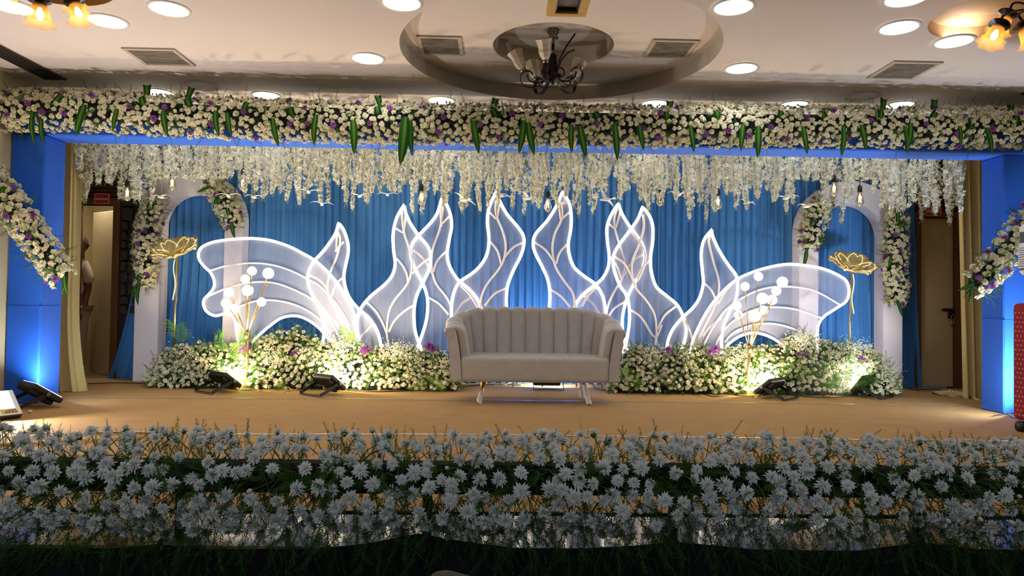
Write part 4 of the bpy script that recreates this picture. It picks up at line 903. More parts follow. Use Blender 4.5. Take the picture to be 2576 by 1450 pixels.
# ================================================================== FLOWER GARLANDS
def garland(name, label, cat, path, half, fwd, nflow, npart, size, npurp, nfern, leaves, group=None, fern=.16, buds=0, amin=-100, amax=100, wfun=None, root_loc=None):
    L_ = smooth_line(path, 10); D = [0]
    for i in range(1, len(L_)): D.append(D[-1]+(L_[i]-L_[i-1]).length)
    def at(t):
        s = t*D[-1]; i = max(0, min(len(D)-2, int(np.searchsorted(D, s))-1)); f = (s-D[i])/max(1e-9, D[i+1]-D[i]); a, c = L_[i], L_[i+1]; return a.lerp(c, f), (c-a).normalized()
    t = thing(name, label, cat, root_loc or L_[len(L_)//2], group)
    FW = Vector((0, -1, 0))
    def gen():
        u = rnd.random(); c, T = at(u); lat = T.cross(FW).normalized(); lat = lat if lat.z >= -.2 or abs(lat.x) > .5 else -lat
        a = math.radians(rnd.uniform(amin, amax)); q = rnd.uniform(.88, 1.06); w = (wfun(u) if wfun else 1)
        d = lat*math.sin(a)+FW*math.cos(a)
        return (c+lat*(math.sin(a)*half*w*q)+FW*(math.cos(a)*fwd*q), d, u)
    fl = spread_points(nflow, gen, 5)
    spots = [(p, jit(d+Vector((0, -.25, 0)), .35)) for p, d, u in fl]
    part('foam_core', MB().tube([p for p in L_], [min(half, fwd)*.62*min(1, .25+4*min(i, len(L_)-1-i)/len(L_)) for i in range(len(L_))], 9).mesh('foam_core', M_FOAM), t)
    pp = spots[:npurp]; place_flowers(t, spots[npurp:], size, npart, sm_me, sm_ar, CR3, 'cream_flower')
    for p, n in pp: part('purple_flower', pu_me[rnd.randrange(3)], t, frame(Vector(p)+Vector((0, -.012, 0)), n, rnd.uniform(0, 6), size*rnd.uniform(1.0, 1.4)))
    for i in range(buds):
        p, d, u = gen(); part('bud', budc_me, t, frame(p+d*.01, jit(d, .3), 0, size*.42))
    fs = []
    for i in range(nfern):
        p, d, u = gen(); c, T = at(u); q = c.lerp(p, rnd.uniform(.25, .7)); fs.append((q, jit(d+T*rnd.uniform(-.5, .5), .3)))
    foliage(t, 'fern_foliage', fs, fern, [M_FERN])
    for kind, px, py, Y, ln, rot in leaves:
        p = P(px, py, Y); part('leaf', leaf_me[kind][rnd.randrange(3)], t, Matrix.Translation(p) @ Matrix.Rotation(math.radians(rot), 4, 'Y') @ Matrix.Rotation(rnd.uniform(-.15, .15), 4, 'Z') @ Matrix.Diagonal((ln*rnd.uniform(.9, 1.1), ln, ln, 1)))
    return t
HANG = [(88, 285, 362), (108, 300, 362), (216, 265, 345), (297, 275, 332), (413, 280, 345), (545, 280, 345), (573, 285, 345), (688, 300, 370), (797, 290, 365), (889, 305, 388), (1020, 298, 415), (1032, 305, 385), (1190, 305, 388), (1318, 305, 388), (1330, 310, 392), (1437, 315, 385), (1458, 318, 398), (1545, 315, 405), (1608, 315, 380), (1735, 318, 385), (1868, 315, 382), (1905, 320, 398), (2018, 320, 390), (2118, 318, 395), (2165, 315, 380), (2272, 318, 388), (2288, 315, 385), (2412, 318, 368), (2478, 322, 390)]
LOOP = [(150, 230), (362, 236), (475, 240), (622, 252), (738, 262), (950, 262), (1242, 268), (1500, 276), (1675, 276), (1800, 272), (1962, 272), (2070, 272), (2212, 270), (2345, 272), (2440, 290), (2548, 284)]
YG = 6.10
lv = [('hang', x, a, YG-.20, (b_-a)/FPX*5.9*1.05, rnd.uniform(-10, 10)) for x, a, b_ in HANG]
lv += [('loop', x, y+22, YG-.14, .16, rnd.uniform(-35, 35)) for x, y in LOOP]+[('fish', x+rnd.uniform(-6, 10), y+8, YG-.10, .20, rnd.uniform(-14, 14)) for x, y in LOOP if x in (362, 475, 950, 1242, 1675, 2212, 2345, 2548)]
bp = [P(-70, 280, YG), P(170, 278, YG), P(700, 303, YG), P(1300, 316, YG), P(1900, 318, YG), P(2400, 321, YG), P(2650, 325, YG)]
garland('beam_garland', 'long garland of cream and purple flowers with dark striped leaves along the beam', 'garland', bp, .178, .17, 2500, 300, .053, 120, 900, lv, None, .16, 120, -95, 115)
G_ = 'flower sprays on the pillars'
garland('pillar_spray', 'slanting spray of cream flowers across the left blue pillar', 'flower spray', [P(x, y, 6.05) for x, y in ((-50, 415), (30, 515), (90, 600), (140, 672), (165, 705))], .135, .12, 200, 200, .064, 11, 170, [('hang', 165, 695, 5.95, .17, -8), ('hang', 172, 700, 5.97, .15, 10), ('loop', 10, 480, 5.95, .12, 20)], G_, .15, 24, wfun=lambda u: 1-.35*max(0, u-.75)*4*.6)
garland('pillar_spray', 'slanting spray of cream flowers at the right pillar beside the air cooler', 'flower spray', [P(x, y, 6.08) for x, y in ((2625, 505), (2560, 595), (2505, 660), (2462, 706), (2440, 722))], .14, .12, 145, 145, .064, 10, 130, [('hang', 2448, 715, 5.98, .16, 70), ('hang', 2446, 722, 5.98, .13, 45), ('hang', 2440, 728, 5.97, .14, 15)], G_, .15, 18, wfun=lambda u: 1-.3*max(0, u-.75)*4*.6)
G_ = 'flower sprays on the arches'; YS = 7.90
garland('arch_spray', 'long flower spray down the outer side of the left arch', 'flower spray', [P(x, y, YS) for x, y in ((392, 505), (378, 560), (368, 630), (368, 690), (362, 722))], .15, .12, 230, 230, .055, 18, 190, [('loop', 378, 520, YS-.13, .16, 10), ('loop', 385, 512, YS-.12, .14, 70), ('loop', 352, 702, YS-.12, .13, -60), ('hang', 355, 712, YS-.13, .25, 6), ('hang', 347, 715, YS-.13, .16, 25)], G_, .13, 50, wfun=lambda u: .62+.38*math.sin(PI*min(1, .15+.85*u)))
garland('arch_spray', 'short flower spray at the inner top right of the left arch', 'flower spray', [P(x, y, YS) for x, y in ((525, 462), (556, 490), (578, 530), (588, 575))], .15, .12, 125, 125, .055, 9, 130, [('hang', 584, 558, YS-.13, .20, -8), ('loop', 545, 508, YS-.13, .13, 0), ('loop', 575, 535, YS-.13, .14, -20), ('hang', 530, 470, YS-.12, .16, 60)], G_, .13, 45, wfun=lambda u: .6+.4*math.sin(PI*u))
garland('arch_spray', 'short flower spray at the inner top left of the right arch', 'flower spray', [P(x, y, YS) for x, y in ((2072, 503), (2054, 540), (2040, 585), (2028, 628))], .15, .12, 125, 125, .055, 10, 130, [('hang', 2028, 625, YS-.13, .24, 14), ('loop', 2044, 562, YS-.13, .13, 15), ('loop', 2066, 604, YS-.12, .14, 70), ('hang', 2074, 505, YS-.12, .16, 160)], G_, .13, 40, wfun=lambda u: .7+.3*math.sin(PI*u))
garland('arch_spray', 'long flower spray down the outer side of the right arch', 'flower spray', [P(x, y, YS) for x, y in ((2258, 540), (2252, 590), (2250, 660), (2255, 720), (2250, 768))], .15, .12, 245, 245, .055, 17, 190, [('loop', 2265, 565, YS-.13, .15, 40), ('hang', 2255, 560, YS-.12, .25, 176), ('hang', 2262, 565, YS-.12, .17, 160), ('hang', 2240, 640, YS-.13, .18, 10), ('hang', 2254, 755, YS-.13, .20, -12)], G_, .13, 40, wfun=lambda u: .65+.35*math.sin(PI*min(1, .15+.8*u)))

# ================================================================== FLOWER BEDS ON THE STAGE
def bed(label, prof, y0, y1, nfl, palms, purple, gyps):
    xs_ = [p[0] for p in prof]; zs_ = [p[1] for p in prof]
    t = thing('flower_bed', label, 'flower bed', (P((xs_[0]+xs_[-1])/2, 900, y0).x, (y0+y1)/2, .01), 'flower beds along the backdrop')
    def surf(px, v):
        Y = y0+(y1-y0)*v**1.25; zt = P(px, float(np.interp(px, xs_, zs_)), y1).z; e = min(1, (px-xs_[0])/60, (xs_[-1]-px)/50); e = math.sqrt(max(.05, e))
        Y = y1-(y1-Y)*(.45+.55*e)
        return Vector((P(px, 900, Y).x, Y, .045+(zt-.045)*v**.8*(.55+.45*e)))
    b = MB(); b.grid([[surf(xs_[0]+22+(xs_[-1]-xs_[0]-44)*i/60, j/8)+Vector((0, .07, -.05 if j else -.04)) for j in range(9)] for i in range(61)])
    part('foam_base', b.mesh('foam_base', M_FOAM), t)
    def gen():
        px = rnd.uniform(xs_[0]+3, xs_[-1]-3); v = rnd.random(); p = surf(px, v); return (p+Vector((0, rnd.uniform(-.04, .03), rnd.uniform(-.02, .02))), Vector((rnd.uniform(-.3, .3), -.75, .35+.9*v)), v)
    fl = spread_points(nfl, gen, 4)
    place_flowers(t, [(p, jit(d, .35)) for p, d, v in fl], .053, 300, sm_me, sm_ar, CR3, 'cream_flower')
    for px, py in purple: v = P(px, py, y1-.12); part('purple_flower', pu_me[0], t, frame(v, (.1, -.6, .7), 0, .115))
    st = []; fs = []; bm_ = []
    for i in range(int(nfl*1.15)):
        p, d, v = gen(); fs.append((p+Vector((0, .05, -.05)), jit(d, .5)))
    foliage(t, 'fern_foliage', fs, .15, [M_FERN])
    for i in range(nfl//4): p, d, v = gen(); part('bud', budc_me, t, frame(p+d.normalized()*.02, jit(d, .4), 0, .030)) if i < 120 else None
    # gypsophila: clouds of tiny white flowers
    V = np.array([(1, 0, 0), (-.5, .87, 0), (-.5, -.87, 0), (0, 0, .8)]); T = np.array([(0, 1, 3), (1, 2, 3), (2, 0, 3)]); ms = []
    for (px, py, rr, n) in gyps:
        c = P(px, py, y1-.13)
        for i in range(n):
            d = Vector((rnd.gauss(0, 1), rnd.gauss(0, .7), rnd.gauss(0, .8))); ms.append((0, frame(c+d*rr*.5, jit((0, -.6, .6), .8), rnd.uniform(0, 6), rnd.uniform(.004, .0085))))
    part('gypsophila_cloud', scatter_mesh('gypsophila_cloud', [(V, T, np.zeros(3, int))], [M_GYPS], ms), t, kind='stuff')
    for px, py, ln, rot, Y in palms:
        part('palm_leaf', palm_me[rnd.randrange(3)], t, Matrix.Translation(P(px, py, Y)) @ Matrix.Rotation(math.radians(rot), 4, 'Y') @ Matrix.Rotation(math.radians(25), 4, 'X') @ Matrix.Scale(ln, 4))
    b = MB()
    for p, d, v in fl[:260]: q = p-d.normalized()*.13; b.add([q+Vector((-.003, 0, 0)), q+Vector((.003, 0, 0)), p+Vector((.002, 0, 0)), p-Vector((.002, 0, 0))], [(0, 1, 2, 3)])
    part('cut_stems', b.mesh('cut_stems', M_STEM), t, kind='stuff')
    return t
bed('low bank of cream flowers on the stage left of the sofa', [(366, 930), (400, 886), (440, 868), (500, 862), (560, 876), (610, 866), (660, 850), (700, 838), (745, 824), (790, 846), (815, 866), (850, 846), (890, 852), (920, 872), (985, 870), (1010, 868), (1060, 882), (1110, 880), (1140, 895), (1172, 940)], 7.36, 7.60, 1000,
    [(590, 965, .20, 5, 7.30), (600, 958, .17, 70, 7.32), (575, 960, .17, -60, 7.32), (452, 870, .34, 10, 7.55), (530, 866, .30, 75, 7.56), (655, 880, .3, -60, 7.55), (868, 868, .24, 20, 7.5), (850, 962, .17, -20, 7.32), (1080, 975, .2, 5, 7.3), (1072, 978, .17, -55, 7.3), (1090, 978, .17, 60, 7.3), (700, 955, .15, 150, 7.32)],
    [(608, 880), (622, 874), (750, 886), (742, 890), (915, 884), (922, 880), (1078, 872), (1088, 878)], [(860, 872, .16, 500), (690, 900, .16, 450), (470, 900, .16, 300), (1000, 885, .15, 450), (1040, 905, .14, 350), (400, 930, .14, 250), (780, 900, .14, 300), (1110, 920, .12, 250)])
bed('low bank of cream flowers on the stage right of the sofa', [(1525, 950), (1550, 905), (1580, 872), (1605, 864), (1660, 878), (1720, 868), (1752, 858), (1790, 882), (1850, 868), (1900, 872), (1950, 866), (1985, 850), (2020, 843), (2060, 850), (2100, 860), (2150, 864), (2190, 872), (2225, 900), (2255, 930), (2268, 960)], 7.34, 7.60, 940,
    [(1570, 962, .2, 0, 7.28), (1560, 965, .18, -60, 7.28), (1580, 965, .18, 60, 7.28), (1985, 950, .22, -25, 7.3), (2000, 952, .2, 40, 7.3), (2110, 975, .26, 0, 7.26), (2105, 978, .24, -45, 7.26), (2118, 978, .24, 45, 7.26), (1775, 960, .17, 10, 7.3), (2150, 960, .2, 60, 7.28)],
    [(1680, 882), (1786, 888), (1800, 880), (2016, 892), (2024, 888), (2160, 902), (2168, 906), (1806, 968)], [(2020, 858, .17, 700), (1640, 890, .15, 350), (1850, 900, .15, 350), (2150, 878, .16, 400), (2225, 930, .15, 450), (1950, 940, .15, 300), (2120, 925, .15, 400), (1730, 890, .14, 250)])

# ================================================================== HANGING BLOSSOM STRANDS
def strand_mesh(seed, L_, wide):
    r = random.Random(seed); b = MB(); b.mi = 1
    f = lambda t: Vector((.02*math.sin(t*5+seed), .015*math.cos(t*4+seed), -L_*t))
    b.tube([Vector((0, 0, .262))]+[f(i/6) for i in range(7)], .003, 3, cap=False)
    n = int(L_*155)
    for k in range(n):
        t = r.random()**.95; w = wide*(1 if t < .55 else max(.18, 1-(t-.55)*2.0))
        a = r.uniform(0, 6.28); c = f(t)+Vector((w*math.cos(a)*r.random()**.5, w*math.sin(a)*r.random()**.5, r.uniform(-.01, .01)))
        b.mi = 0; ax = Vector((math.cos(a), math.sin(a), r.uniform(-.9, .4))).normalized(); u = ax.cross(Vector((0, 0, 1))).normalized(); v = ax.cross(u)
        sz = r.uniform(.016, .027); ph = r.uniform(0, 6)
        for q in range(3):
            g = ph+q*2.1; d = u*math.cos(g)+v*math.sin(g); s = (u*-math.sin(g)+v*math.cos(g))*sz*.48
            b.add([c, c+d*sz*.6+s+ax*sz*.25, c+d*sz*1.1+ax*sz*.1, c+d*sz*.6-s+ax*sz*.25], [(0, 1, 2, 3)])
    b.mi = 2
    for k in range(int(8+L_*34)):
        t = r.random()**.6; c = f(t); a = r.uniform(0, 6.28); d = Vector((math.cos(a)*.5, math.sin(a)*.5, -1)).normalized()*r.uniform(.03, .075); w = Vector((-math.sin(a), math.cos(a), 0))*.0028
        b.add([c-w, c+w, c+d+w*.5, c+d-w*.5], [(0, 1, 2, 3)])
        for q in range(2): e = c+d*r.uniform(.4, .9); d2 = jit(d.normalized(), .6)*.02; b.add([e-w*.7, e+w*.7, e+d2], [(0, 1, 2)])
    b.mi = 3
    for k in range(3):
        c = f(r.uniform(0, .12)); a = r.uniform(0, 6.28); d = Vector((math.cos(a), math.sin(a), -.6))*.05; w = Vector((-math.sin(a), math.cos(a), .3))*.018
        b.add([c, c+d*.5+w, c+d, c+d*.5-w], [(0, 1, 2, 3)])
    return b
SM = [M_BLOS, M_SPRIG, M_SPRIG, M_PALM]
sb = [strand_mesh(70+i, (.33, .39, .45, .54, .66)[i % 5], (.030, .038, .046)[i % 3]) for i in range(15)]
smesh = [b.mesh('blossom_strand', SM) for b in sb]
rows_y = [6.72, 6.92, 7.14, 7.36, 7.58, 7.78]; ns = 300; ms = []
ZONES = [(340, 'above the open left doorway'), (480, 'above the left side of the left arch'), (640, 'above the right side of the left arch'), (790, 'above the left wing shape'), (930, 'above the lowest petal at left'), (1070, 'above the second glowing petal from left'), (1190, 'above the third glowing petal from left'), (1330, 'above the tall petal left of centre'), (1480, 'above the tall petal right of centre'), (1600, 'above the sixth glowing petal from left'), (1730, 'above the seventh glowing petal from left'), (1870, 'above the lowest petal at right'), (2000, 'above the right wing shape'), (2130, 'above the left side of the right arch'), (2270, 'above the right side of the right arch'), (2999, 'above the closed right door')]
for i in range(ns+130):
    ri = i % 6; y = rows_y[ri]+rnd.uniform(-.07, .07); px = 196+(2452-196)*((i//6*29+ri*5) % 71+rnd.random())/71.99
    x = P(px, 400, y).x; top = rnd.uniform(2.56, 2.62); edge = px < 430 or px > 2110
    j = rnd.randrange(15); sc = rnd.uniform(.82, 1.04)*(1.0 if not edge else 1.02)
    lim = 470 if 222 < px < 290 else (458 if (395 < px < 640 or 2000 < px < 2210) and rnd.random() < .85 else None)
    if lim: sc = min(sc, (top-P(px, lim, y).z)/((.33, .39, .45, .54, .66)[j % 5]+.05))
    M = Matrix.Translation((x, y, top)) @ Matrix.Rotation(rnd.uniform(0, 6.28), 4, 'Z') @ Matrix.Diagonal((1, 1, sc, 1))
    if i < ns: single('blossom_strand', smesh[j], 'white blossom strand hanging behind the flower beam, '+next(w for e, w in ZONES if px < e), 'blossom strand', 'white blossom strands over the stage', M)
    else: ms.append((j, M))
o = single('blossom_fringe', scatter_mesh('blossom_fringe', [b.tris() for b in sb], SM, ms), 'filler of white blossom strands between the single ones', 'blossoms'); o['kind'] = 'stuff'

# ================================================================== BULBS AND BIRDS
bt = None
BULBS = [(320, 488, 7.1), (433, 462, 7.2), (611, 462, 7.0), (1060, 499, 7.3), (1378, 516, 7.3), (1661, 502, 7.4), (1806, 510, 7.2), (2098, 477, 7.1), (2163, 502, 7.1)]
WB = ['over the left doorway', 'before the left arch top', 'just right of the left arch top', 'between second and third glowing petals from left', 'between the two tall petals', 'half hidden in blossoms right of the petals', 'above the lowest petal at right', 'before the top of the right arch, behind blossoms', 'hanging clear before the right arch opening']
for (px, py, Y), w in zip(BULBS, WB):
    c = P(px, py, Y); M = Matrix.Translation(c)
    if bt is None:
        bt = thing('pendant_bulb', 'clear filament bulb on a black cord '+w, 'bulb', c, 'hanging filament bulbs', M)
        part('glass', MB().lathe([(.001, -.075), (.024, -.068), (.040, -.04), (.042, -.02), (.030, .02), (.020, .05), (.017, .06)], 16).mesh('glass', M_GLASSB), bt, local=True)
        part('filament', MB().tube([(-.008, 0, .03), (-.006, 0, -.03), (0, 0, .02), (.006, 0, -.03), (.008, 0, .03)], .0035, 5).tube([(0, 0, .06), (0, 0, -.01)], .004, 5).mesh('filament', M_FIL), bt, local=True)
        part('cap', MB().lathe([(.019, .055), (.019, .075), (.012, .078)], 12).mesh('cap', M_BRASS), bt, local=True)
        part('socket', MB().lathe([(.020, .072), (.023, .08), (.021, .135), (.008, .15), (.001, .151)], 14).mesh('socket', M_BLK2), bt, local=True)
        part('cord', MB().tube([(0, 0, .15), (.004, .004, .35), (0, 0, 2.9-c.z)], .004, 5).mesh('cord', M_CABLE), bt, local=True)
    else: copy_tree(bt, M, 'clear filament bulb on a black cord '+w)
def bird(px, py, Y, sz, yaw, roll, lab, first=[None]):
    c = P(px, py, Y); M = Matrix.Translation(c) @ Matrix.Rotation(yaw, 4, 'Z') @ Matrix.Rotation(roll, 4, 'Y') @ Matrix.Scale(sz, 4)
    if first[0] is None:
        t = thing('paper_bird', lab, 'bird', c, 'white birds hanging under the blossoms', M); first[0] = t
        b = MB(); b.lathe([(.001, -.45), (.05, -.38), (.13, -.15), (.14, .08), (.09, .28), (.075, .36), (.05, .44), (.012, .50), (.001, .58)], 10, Matrix.Rotation(-PI/2, 4, 'X') @ Matrix.Diagonal((1, .8, 1, 1)))
        part('body', b.mesh('body', M_BIRD), t, local=True)
        for s in (-1, 1):
            rows = []
            for i in range(9):
                u = i/8; x = s*(.06+.95*u); z = .10+.16*math.sin(PI*u*.9)-.10*u; cch = .30*(1-u**1.6)+.02
                rows.append([(x, .10-.18*u*u+cch*.5-cch*v/3, z+.03*math.sin(PI*v/3)) for v in range(4)])
            part('wing', MB().grid(rows).mesh('wing', M_BIRD), t, local=True)
        part('tail', MB().add([(-.03, -.35, 0), (.03, -.35, 0), (.14, -.75, .04), (0, -.68, .02), (-.14, -.75, .04)], [(0, 1, 2, 3), (0, 3, 4)]).mesh('tail', M_BIRD), t, local=True)
        part('thread', MB().tube([(0, 0, .1), (0, 0, 2.2)], .006, 4).mesh('thread', M_WHITE), t, local=True)
    else: copy_tree(first[0], M, lab)
for i, (px, py, Y, s, yw, ro) in enumerate([(352, 463, 7.0, .11, .3, .15), (406, 497, 7.1, .11, 2.9, 0), (575, 494, 7.3, .13, .2, -.05), (640, 497, 7.2, .11, 3.0, -.05), (776, 484, 7.4, .14, .15, 0), (810, 515, 7.4, .12, .25, .05), (905, 494, 7.4, .13, .5, -.1), (975, 491, 7.3, .11, .2, -.05), (1168, 504, 7.3, .15, .7, .35), (1258, 492, 7.4, .17, 2.4, -.4), (1330, 500, 7.4, .14, .8, .35), (1415, 510, 7.45, .15, 2.7, -.15), (1525, 502, 7.4, .16, .9, .5), (1708, 490, 7.4, .14, .2, 0), (1880, 511, 7.4, .12, .5, .15), (1978, 499, 7.3, .14, .15, -.1), (2030, 520, 7.3, .13, .3, -.05), (2235, 482, 7.1, .12, .4, .2)]):
    bird(px, py, Y, s, yw, ro, 'white hanging bird ornament '+(['above the left doorway', 'left of the left arch opening', 'before the left arch spray', 'just right of the left arch', 'among the low blossoms left of the first petal', 'lowest of three left of the first petal', 'above the curtain over the first petal', 'left of the second petal tip', 'left of the left tall petal', 'at the tip of the left tall petal', 'between the tall petal tips', 'at the tip of the right tall petal', 'left of the sixth petal tip', 'among blossoms right of the petals', 'over the curtain before the right wing', 'left of the right arch', 'before the right arch spray', 'above the right doorway edge'][i]))

# ================================================================== CHANDELIERS
hub = P(1391, 150, CIN.y); hx, hy = hub.x, CIN.y; z0 = P(1391, 222, hy).z+.06
ch = thing('iron_chandelier', 'dark iron scroll chandelier with frosted shades in the round recess', 'chandelier', (hx, hy, ZR2))
part('canopy', MB().lathe([(.001, ZR2-.002), (.05, ZR2-.004), (.045, ZR2-.03), (.03, ZR2-.05), (.045, ZR2-.07), (.02, ZR2-.09), (.012, ZR2-.12)], 14, Matrix.Translation((hx, hy, 0))).mesh('canopy', M_SILV), ch)
part('rod', MB().tube([(hx, hy, ZR2-.1), (hx, hy, z0+.02)], .012, 8).mesh('rod', M_BRONZE), ch)
part('knuckle', MB().sphere((hx, hy, ZR2-.19), .034, 12, 8, (1, 1, .6)).mesh('knuckle', M_SILV), ch)
part('column', MB().tube([(hx, hy, ZR2-.20), (hx, hy, z0+.08), (hx, hy, z0-.03)], [.018, .026, .014], 10).mesh('column', M_BRONZE), ch)
for i, (az, shade) in enumerate(((252, 1), (180, 1), (120, 1), (40, 1), (330, 0))):
    a = math.radians(az); d = Vector((math.cos(a), math.sin(a), 0)); w = Vector((-d.y, d.x, 0)); O = Vector((hx, hy, z0))
    prof = [(.02, .22), (.03, .12), (.05, .03), (.105, -.04), (.175, -.062), (.24, -.04), (.262, .02), (.235, .068), (.19, .075), (.16, .05)]
    am = part('arm', MB().ribbon([O+d*r+Vector((0, 0, z)) for r, z in [(v.x, v.z) for v in smooth_line([(r, 0, z) for r, z in prof], 4)]], w, .032, .007).mesh('arm', M_BRONZE, False), ch)
    part('inner_scroll', MB().tube([O+d*r+Vector((0, 0, z)) for r, z in [(v.x, v.z) for v in smooth_line([(r, 0, z) for r, z in ((.06, .0), (.125, -.02), (.19, -.0), (.205, .045))], 5)]], .006, 6).mesh('inner_scroll', M_BRONZE), am)
    part('curl', MB().tube([O+d*(.05+.04*math.sin(q*.5))+w*.03+Vector((0, 0, .06+.05*math.cos(q*.5)*(1-q/14))) for q in range(12)], .006, 6).sphere(O+d*.05+w*.03+Vector((0, 0, .05)), .011, 8, 6).mesh('curl', M_BRONZE), am)
    hp = O+d*.235+Vector((0, 0, .07)); tl = (d*.48+Vector((0, 0, 1))).normalized(); Q = Matrix.Translation(hp) @ tl.to_track_quat('Z', 'Y').to_matrix().to_4x4()
    part('cup', MB().lathe([(.012, -.005), (.024, .0), (.026, .02), (.018, .03)], 12, Q).mesh('cup', M_SILV), am)
    if shade: part('glass_shade', MB().lathe([(.022, .02), (.040, .045), (.050, .08), (.047, .105), (.055, .14), (.068, .175), (.066, .176), (.052, .142), (.044, .106), (.046, .08), (.036, .048)], 8, Q).mesh('glass_shade', M_FROST, False), am)
O = Vector((hx, hy, z0)); d = Vector((.75, -.2, 0)).normalized()
part('bare_bar', MB().ribbon([O+Vector((.03, -.02, .02)), O+Vector((.05, -.03, .16)), O+Vector((.10, -.05, .26)), O+Vector((.17, -.07, .36))], (.2, 1, .1), .03, .008).mesh('bare_bar', M_BRONZE, False), ch)
part('bare_bar', MB().ribbon([O+Vector((.03, .02, .05)), O+Vector((.07, .02, .18)), O+Vector((.12, .03, .24)), O+Vector((.18, .03, .27))], (.2, 1, .1), .02, .007).mesh('bare_bar', M_BRONZE, False), ch)

def amber_chandelier(cx, cy, label, shades):
    """brass ceiling lamp with downward flared amber shades; shades: list of (px,py of the rim centre, Y, tilt dir x, clear?)"""
    zc = ZC+.12; t = thing('brass_chandelier', label, 'chandelier', (cx, cy, zc), 'brass chandeliers with amber shades')
    part('canopy', MB().lathe([(.001, zc), (.07, zc-.004), (.06, zc-.03), (.02, zc-.05)], 16, Matrix.Translation((cx, cy, 0))).mesh('canopy', M_BRONZE), t)
    part('column', MB().tube([(cx, cy, zc-.04), (cx, cy, zc-.12), (cx, cy, zc-.16), (cx, cy, zc-.20)], [.014, .02, .035, .01], 10).mesh('column', M_BRONZE), t)
    for px, py, Y, dx, dy, clear in shades:
        rim = P(px, py, Y); ax = Vector((-dx, -dy, 1)).normalized(); M = Matrix.Translation(rim) @ ax.to_track_quat('Z', 'Y').to_matrix().to_4x4()
        top = M @ Vector((0, 0, .15)); c = Vector((cx, cy, zc-.15)); mid = (c+top)/2+Vector((0, 0, .05))
        am = part('arm', MB().tube(smooth_line([c, mid, top+ax*.05, top], 6), .007, 7).mesh('arm', M_BRONZE), t)
        part('cup', MB().lathe([(.001, .155), (.03, .15), (.055, .135), (.058, .128), (.03, .115), (.034, .09), (.03, .085)], 18, M).mesh('cup', M_BRONZE), am)
        part('glass_shade', MB().lathe([(.032, .11), (.042, .09), (.046, .06), (.050, .035), (.062, .012), (.078, 0)], 28, M, .10, 7).mesh('glass_shade', M_AMBER), am)
        part('bulb', MB().lathe([(.001, .02), (.014, .03), (.019, .05), (.014, .075), (.009, .09)], 12, M).mesh('bulb', M_AMBULB), am)
        l = bpy.data.lights.new('bulb_glow', 'POINT'); l.energy = .5; l.color = (1, .72, .35); l.shadow_soft_size = .02
        lo = bpy.data.objects.new('bulb_glow', l); COL.objects.link(lo); lo.location = M @ Vector((0, 0, .008))
amber_chandelier(RECL[0].x-.02, RECL[0].y-.12, 'brass chandelier with amber glass shades at the top left', [(101, 62, 3.75, .05, 0, 0), (205, 52, 4.1, .45, -.1, 0), (190, 22, 4.3, .35, .1, 0), (8, 20, 3.7, -.35, 0, 1)])
amber_chandelier(RECR[0].x+.20, RECR[0].y-.10, 'brass chandelier with amber glass shades at the top right', [(2492, 108, 4.0, -.55, -.1, 0), (2508, 82, 4.25, -.5, .15, 0), (2600, 110, 3.9, .3, -.2, 0)])
# ================================================================== AIR COOLER ON A DRAPED STAND
YA = 5.0; YK = YA+.40; fx = P(2560, 700, YK).x; cz0 = P(2557, 763, YK).z; cz1 = P(2557, 566, YK).z; dw = .50
st = thing('draped_stand', 'stand under a red cloth with cream dots at the right edge', 'stand', (fx+dw/2, YA+.2, 0))
part('cloth_cover', rbox(fx-.035, fx+dw+.03, YA-.01, YA+.42, P(2553, 1054, YK).z, cz0, .045, 'cloth_cover', M_REDC), st)
b = MB(); n = 0; zb = P(2553, 1054, YK).z+.04
V = []
for i in range(16):
    for k in range(24):
        x = fx-.0+.036*i+(.018 if k % 2 else 0); z = zb+.036*k
        if x < fx+dw-.02 and z < cz0-.05: b.lathe([(.001, .002), (.0052, 0)], 6, Matrix.Translation((x, YA-.0105, z)) @ Matrix.Rotation(PI/2, 4, 'X'))
        y = YA+.05+.036*i+(.018 if k % 2 else 0)
        if y < YA+.38 and z < cz0-.05: b.lathe([(.001, .002), (.0052, 0)], 6, Matrix.Translation((fx-.0355, y, z)) @ Matrix.Rotation(-PI/2, 4, 'Y'))
part('dot_pattern', b.mesh('dot_pattern', M_DOT), st, kind='stuff')
for x, y in ((fx+.005, YA+.05), (fx+dw-.04, YA+.05), (fx+.005, YA+.36), (fx+dw-.04, YA+.36)):
    c = part('caster', MB().tube([(x, y, .10), (x, y, P(2553, 1054, YK).z+.02)], .024, 10).mesh('caster', M_BLK2), st)
    part('wheel', MB().tube([(x-.03, y, .045), (x+.03, y, .045)], .043, 16).mesh('wheel', M_BLK2), c)
ac = thing('air_cooler', 'white and grey air cooler standing on the red covered stand', 'air cooler', (fx+dw/2, YA+.2, cz0)); h = cz1-cz0
part('tank', MB().box(fx+.02, fx+dw-.01, YA+.02, YA+.38, cz0+.002, cz0+h*.36, bev=.02).mesh('tank', M_GREYP, False), ac)
part('body', MB().box(fx-.005, fx+dw, YA, YA+.40, cz0+h*.36, cz1, bev=.025).mesh('body', M_WHP, False), ac)
part('side_panel', MB().box(fx+.05, fx+dw-.05, YA-.008, YA, cz0+h*.45, cz1-h*.2, bev=.003).mesh('side_panel', M_GREYP, False), ac)
part('grille_frame', MB().box(fx-.011, fx-.005, YA+.03, YA+.375, cz0+h*.42, cz1-h*.30, bev=.003).mesh('grille_frame', M_GREYP, False), ac)
lm = MB().box(fx-.024, fx-.009, YA+.04, YA+.365, -.006, .006).mesh('louvre', M_WHP, False)
for i in range(9): part('louvre', lm, ac, Matrix.Translation((0, 0, cz0+h*(.45+.23*i/8))))
